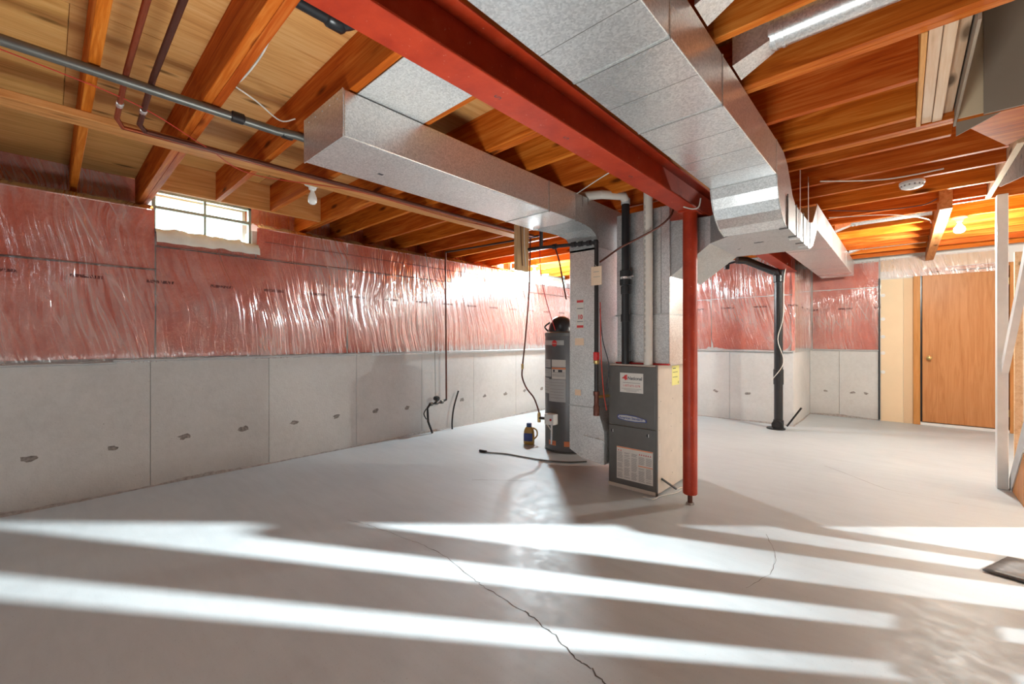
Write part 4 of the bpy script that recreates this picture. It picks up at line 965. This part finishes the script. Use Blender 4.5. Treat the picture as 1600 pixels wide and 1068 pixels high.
MB().tube([(DC[0] + 0.02, DC[1], 2.0), (DC[0] + 0.03, DC[1] + 0.02, 2.13), (DC[0] - 0.02, DC[1] + 0.02, 2.3)], 0.045, 14).build('wye_arm', 'black', t, True)
MB().tube([(-1.65, 6.5, 2.30), (-1.85, 6.5, 2.27), (-1.95, 6.52, 2.34)], 0.014, 8, 4).build('trap_tube', 'black', t, True)
MB().lathe([(0, -0.04), (0.035, -0.04), (0.04, 0.02), (0, 0.03)], (-1.84, 6.48, 2.23), 'z', 12).build('clamp_valve', 'iron', t, True)
c_ = MB().tube([(-1.12, 6.55, 2.20), (-1.16, 6.56, 2.0), (-1.17, 6.56, 1.5), (-1.23, 6.555, 1.2), (-1.165, 6.56, 0.9), (-1.30, 6.56, 0.66)], 0.0045, 6, 6).build('cable', 'whitewire', None, True)
tag(c_, 'thin white cable looping down the black drain stack', 'cable')
r_ = MB().tube([(-1.16, 6.75, 0.03), (-1.06, 6.72, 0.12), (-0.99, 6.70, 0.30)][0::2], 0.012, 8).build('rod', 'iron', None, True)
tag(r_, 'short black rod leaning up from the foot of the drain stack', 'rod')

# ================================================================== CEILING PIPES AND WIRES, LEFT
t = thing('ceiling_conduit', 'long dark grey pipe under the left joists ending at the duct end', 'pipe', (-2.53, 0.3, 2.33))
MB().tube([(-2.53, -3.2, 2.340), (-2.53, 0.85, 2.340), (-2.50, 0.93, 2.338), (-2.50, 3.1, 2.338)], 0.022, 12).build('pipe', 'grayiron', t, True)
for y in (0.66, 0.90): MB().lathe([(0.022, -0.03), (0.027, -0.025), (0.027, 0.025), (0.022, 0.03)], (-2.525, y, 2.340), 'y', 12).build('coupling', 'iron', t, True)
t = thing('drain_pipe', 'short black pipe along the joists disappearing above the red beam', 'pipe', (-1.7, 0.7, 2.5))
MB().tube([(-1.72, 0.615, 2.51), (-1.72, 0.80, 2.51)], 0.03, 14).build('pipe', 'black', t, True)
MB().lathe([(0.03, -0.04), (0.038, -0.03), (0.038, 0.03), (0.03, 0.04)], (-1.72, 0.80, 2.51), 'y', 14).build('coupling', 'black', t, True)
MB().tube([(-1.72, 0.82, 2.51), (-1.62, 0.86, 2.51), (-1.3, 0.86, 2.51)], 0.03, 12, 4).build('elbow', 'black', t, True)
for y, m_, lab in ((0.235, 'copper', 'reddish copper water pipe crossing below the joist bay at upper left'), (0.322, 'copper_d', 'darker tarnished copper pipe right of the reddish one at upper left')):
    t = thing('water_pipe', lab, 'pipe', (-2.2, y, 2.33))
    e = -2.62 if m_ == 'copper' else -2.60
    MB().tube([(-0.2, y, 2.42), (e + 0.1, y, 2.385), (e, y, 2.37), (-2.93, y, 2.318), (-3.02 + (0.03 if y > 0.3 else 0), y + 0.03, 2.312), (-3.02 + (0.03 if y > 0.3 else 0), 3.6, 2.335)], 0.0115 if m_ == 'copper' else 0.0125, 10).build('pipe', m_, t, True)
    MB().lathe([(0.012, -0.02), (0.0155, -0.016), (0.0155, 0.016), (0.012, 0.02)], (-2.80, y, 2.34), 'x', 10).build('solder_fitting', 'galv', t, True)
for pts, m_, lab, r_ in (
        ([(-1.837, 0.60, 2.42), (-2.032, 0.62, 2.42), (-2.28, 0.61, 2.41), (-2.40, 0.60, 2.45)], 'whitewire', 'short white cable end arcing beside the doubled joist', 0.004),
        ([(-2.418, 0.60, 2.45), (-2.42, 0.713, 2.41), (-2.518, 0.86, 2.40), (-2.52, 0.94, 2.44)], 'whitewire', 'white cable hanging in the bay over the grey ceiling pipe', 0.004),
        ([(-2.55, -0.6, 2.36), (-2.68, -0.05, 2.36), (-2.75, 0.3, 2.34), (-2.98, 0.62, 2.315), (-3.25, 0.95, 2.318), (-3.05, 1.6, 2.32), (-3.08, 2.6, 2.32), (-3.0, 3.4, 2.33)], 'redwire', 'thin red wire weaving along the strapping board', 0.0028),
        ([(-2.60, 3.35, 2.35), (-2.35, 3.1, 2.36), (-1.6, 2.66, 2.345), (-1.25, 2.55, 2.36)], 'whitewire', 'white cable stapled across the joists left of the column', 0.004),
        ([(-0.45, 3.82, 2.355), (-0.1, 4.05, 2.345), (0.2, 4.1, 2.355)], 'whitewire', 'white cable running along the joist left of the smoke detector', 0.005),
        ([(-0.52, 5.0, 2.35), (-0.1, 5.2, 2.34), (0.15, 5.55, 2.33), (0.2, 5.9, 2.35)], 'whitewire', 'white cable drooping under the joists near the lit bulb', 0.005),
        ([(-0.5, 4.75, 2.36), (-0.2, 4.95, 2.34), (0.1, 4.98, 2.33), (0.20, 4.90, 2.345)], 'ink', 'thin black wire under the joists before the lit bulb', 0.004),
        ([(-1.13, 3.0, 2.124), (-1.10, 3.08, 2.122), (-1.07, 3.12, 2.14), (-1.06, 3.13, 2.20)], 'whitewire', 'stub of white wire tied at the top of the red column', 0.005)):
    tag(MB().tube(pts, r_, 6, 6).build('wire', m_, None, True), lab, 'wire')
t = thing('hanging_board', 'short pinkish board hanging below the joists with cables stapled to it', 'board', (-2.86, 3.2, 1.9))
MB().box(-2.905, -2.865, 3.19, 3.38, 1.905, 2.36, 0.003).build('board', 'lumber_z', t)
for k, y in enumerate((3.24, 3.29)): MB().tube([(-2.858, y, 2.35), (-2.858, y + 0.01, 2.15), (-2.857, y + 0.03, 1.95)], 0.004, 6, 3).build('cable', 'whitewire' if k else 'copper_d', t, True)

# ================================================================== BULBS, SMOKE DETECTOR
def bulb(label, x, y, z, lit=None, r=0.032):
    t = thing('light_bulb', label, 'light bulb', (x, y, z))
    MB().lathe([(0, 0.0), (0.052, 0.0), (0.055, -0.012), (0.03, -0.02), (0.024, -0.045), (0, -0.045)], (x, y, z), 'z', 20).build('lampholder', 'porcelain', t, True)
    pr = [(0.0135, -0.043), (0.014, -0.06), (0.022, -0.078), (r * 0.92, -0.10), (r, -0.118), (r * 0.92, -0.137), (r * 0.6, -0.15), (0, -0.155)]
    MB().lathe(pr, (x, y, z), 'z', 20).build('bulb_glass', lit or 'bulb_off', t, True)
    return t
bulb('unlit white bulb in a porcelain holder near the left window', -3.25, 1.335, 2.36)
MB().box(-3.31, -3.19, 1.30, 1.42, 2.36, 2.372).build('b', 'porcelain'); bpy.data.objects.remove(bpy.data.objects['b'])
def lit_bulb(label, x, y, z, mat):
    t = bulb(label, x, y, z, mat, 0.042)
    return t
lit_bulb('bright bare bulb glowing near the far end of the left wall', -4.265, 5.16, 2.362, 'bulb_cool')
lit_bulb('bright bare bulb glowing under the joists near the wooden door', 0.39, 5.86, 2.362, 'bulb_warm')
for o in bpy.data.objects:
    if o.name.startswith('bulb_glass') and o.data.materials[0].name.startswith('bulb_glow'): o.visible_shadow = True
t = thing('smoke_detector', 'round white smoke detector on the underside of the right joists', 'smoke detector', (0.045, 4.34, 2.36))
MB().lathe([(0, 0.005), (0.072, 0.005), (0.072, -0.012), (0.066, -0.016), (0.06, -0.034), (0.045, -0.042), (0, -0.042)], (0.045, 4.32, 2.358), 'z', 28).build('body', 'white', t, True)
mb = MB()
for k in range(14):
    a = 2 * math.pi * k / 14; mb.box(0.045 + 0.064 * math.cos(a) - 0.004, 0.045 + 0.064 * math.cos(a) + 0.004, 4.32 + 0.064 * math.sin(a) - 0.004, 4.32 + 0.064 * math.sin(a) + 0.004, 2.328, 2.338)
mb.build('vent_slots', 'inkg', t)
MB().lathe([(0, 0), (0.012, 0), (0.012, -0.003), (0, -0.003)], (0.045, 4.32, 2.316), 'z', 12).build('test_button', 'label', t)

# ================================================================== STAIRS (right edge, mostly outside the frame)
SL = 0.9
def zs(y): return 0.483 + (4.62 - y) * SL      # lower edge of the stringers
stt = thing('staircase', 'open wooden staircase with grey stringer and white handrail at the right edge', 'stairs', (1.1, 5.0, 0))
yt = 2.42
for x0 in (0.625, 1.575):
    MB().prism([(5.155, 0.0), (5.235, 0.0), (5.235, 0.08), (yt, zs(yt) + 0.36), (yt, zs(yt))], 0, x0, x0 + 0.038).build('stringer', 'greypaint', stt)
n = 12
for k in range(n):
    z = 0.2 + 0.19 * k; y = 5.14 - (z - 0.1) / SL + 0.05
    MB().box(0.663, 1.575, y - 0.13, y + 0.13, z - 0.035, z, 0.003).build('tread', 'lumber_y', stt)
MB().prism([(5.13, 0.0), (4.72, 0.0), (4.72, zs(4.72) - 0.003), (5.13, 0.022)], 0, 0.632, 0.644).build('side_panel', 'doorframe', stt)
MB().box(0.553, 0.615, 5.17, 5.26, 0.0, ZJ, 0.003).build('newel_post', 'white', stt)
MB().prism([(5.17, 0.93), (5.17, 1.035), (3.6, 1.035 + 1.57 * SL), (3.6, 0.93 + 1.57 * SL)], 0, 0.578, 0.616).build('handrail', 'white', stt)
MB().box(0.655, 0.70, 5.24, 5.28, 0.0, 1.9, 0.002).build('guard_post', 'pale_x', stt)
# studs under the far stringer; the lamp behind them throws the bands across the floor
sw = struct(MB().box(1.615, 1.635, Y0, 3.19, 0, 2.6).build('wall_stairs', 'drywall_w'))
for a, b in ((3.25, 3.36), (3.455, 3.546), (3.725, 3.796), (3.90, 3.96)):
    MB().box(1.58, 1.62, a, b, 0, min(2.3, zs(b) + 0.02)).build('stud', 'lumber_z', sw)
for a, b in ((3.19, 3.25), (3.36, 3.455)): MB().box(1.58, 1.62, a, b, 0.85, 0.94).build('blocking', 'lumber_z', sw)
# unseen sheet added to block light above the far stringer and beyond the stairs
MB().prism([(8.34, 0.0), (8.34, 2.6), (3.19, 2.6), (3.19, zs(3.19) + 0.02), (5.2, 0.0)], 0, 1.62, 1.632).build('stair_sheet', 'drywall_w', sw)
# lamp on the far side of the stairs
bulb('bare bulb behind the staircase, outside the frame', 3.57, 4.58, 2.30, 'bulb_warm')
bulb('bare bulb added behind the camera to go with the fill light', -2.2, -2.4, 2.36, 'bulb_warm');  # made-up fixture for the rear fill

# repeats of a kind share a group phrase
for o in bpy.data.objects:
    b = o.name.split('.')[0]
    if o.parent is None and 'category' in o.keys():
        g = {'light_bulb': 'bare light bulbs in porcelain holders', 'round_duct': 'round branch ducts in the joist bays', 'vent_pipe': 'vent pipes above the furnace',
             'wall_insulation': 'plastic covered wall insulation', 'wire': 'loose wires and cables', 'water_pipe': 'copper water pipes'}.get(b)
        if g: o['group'] = g
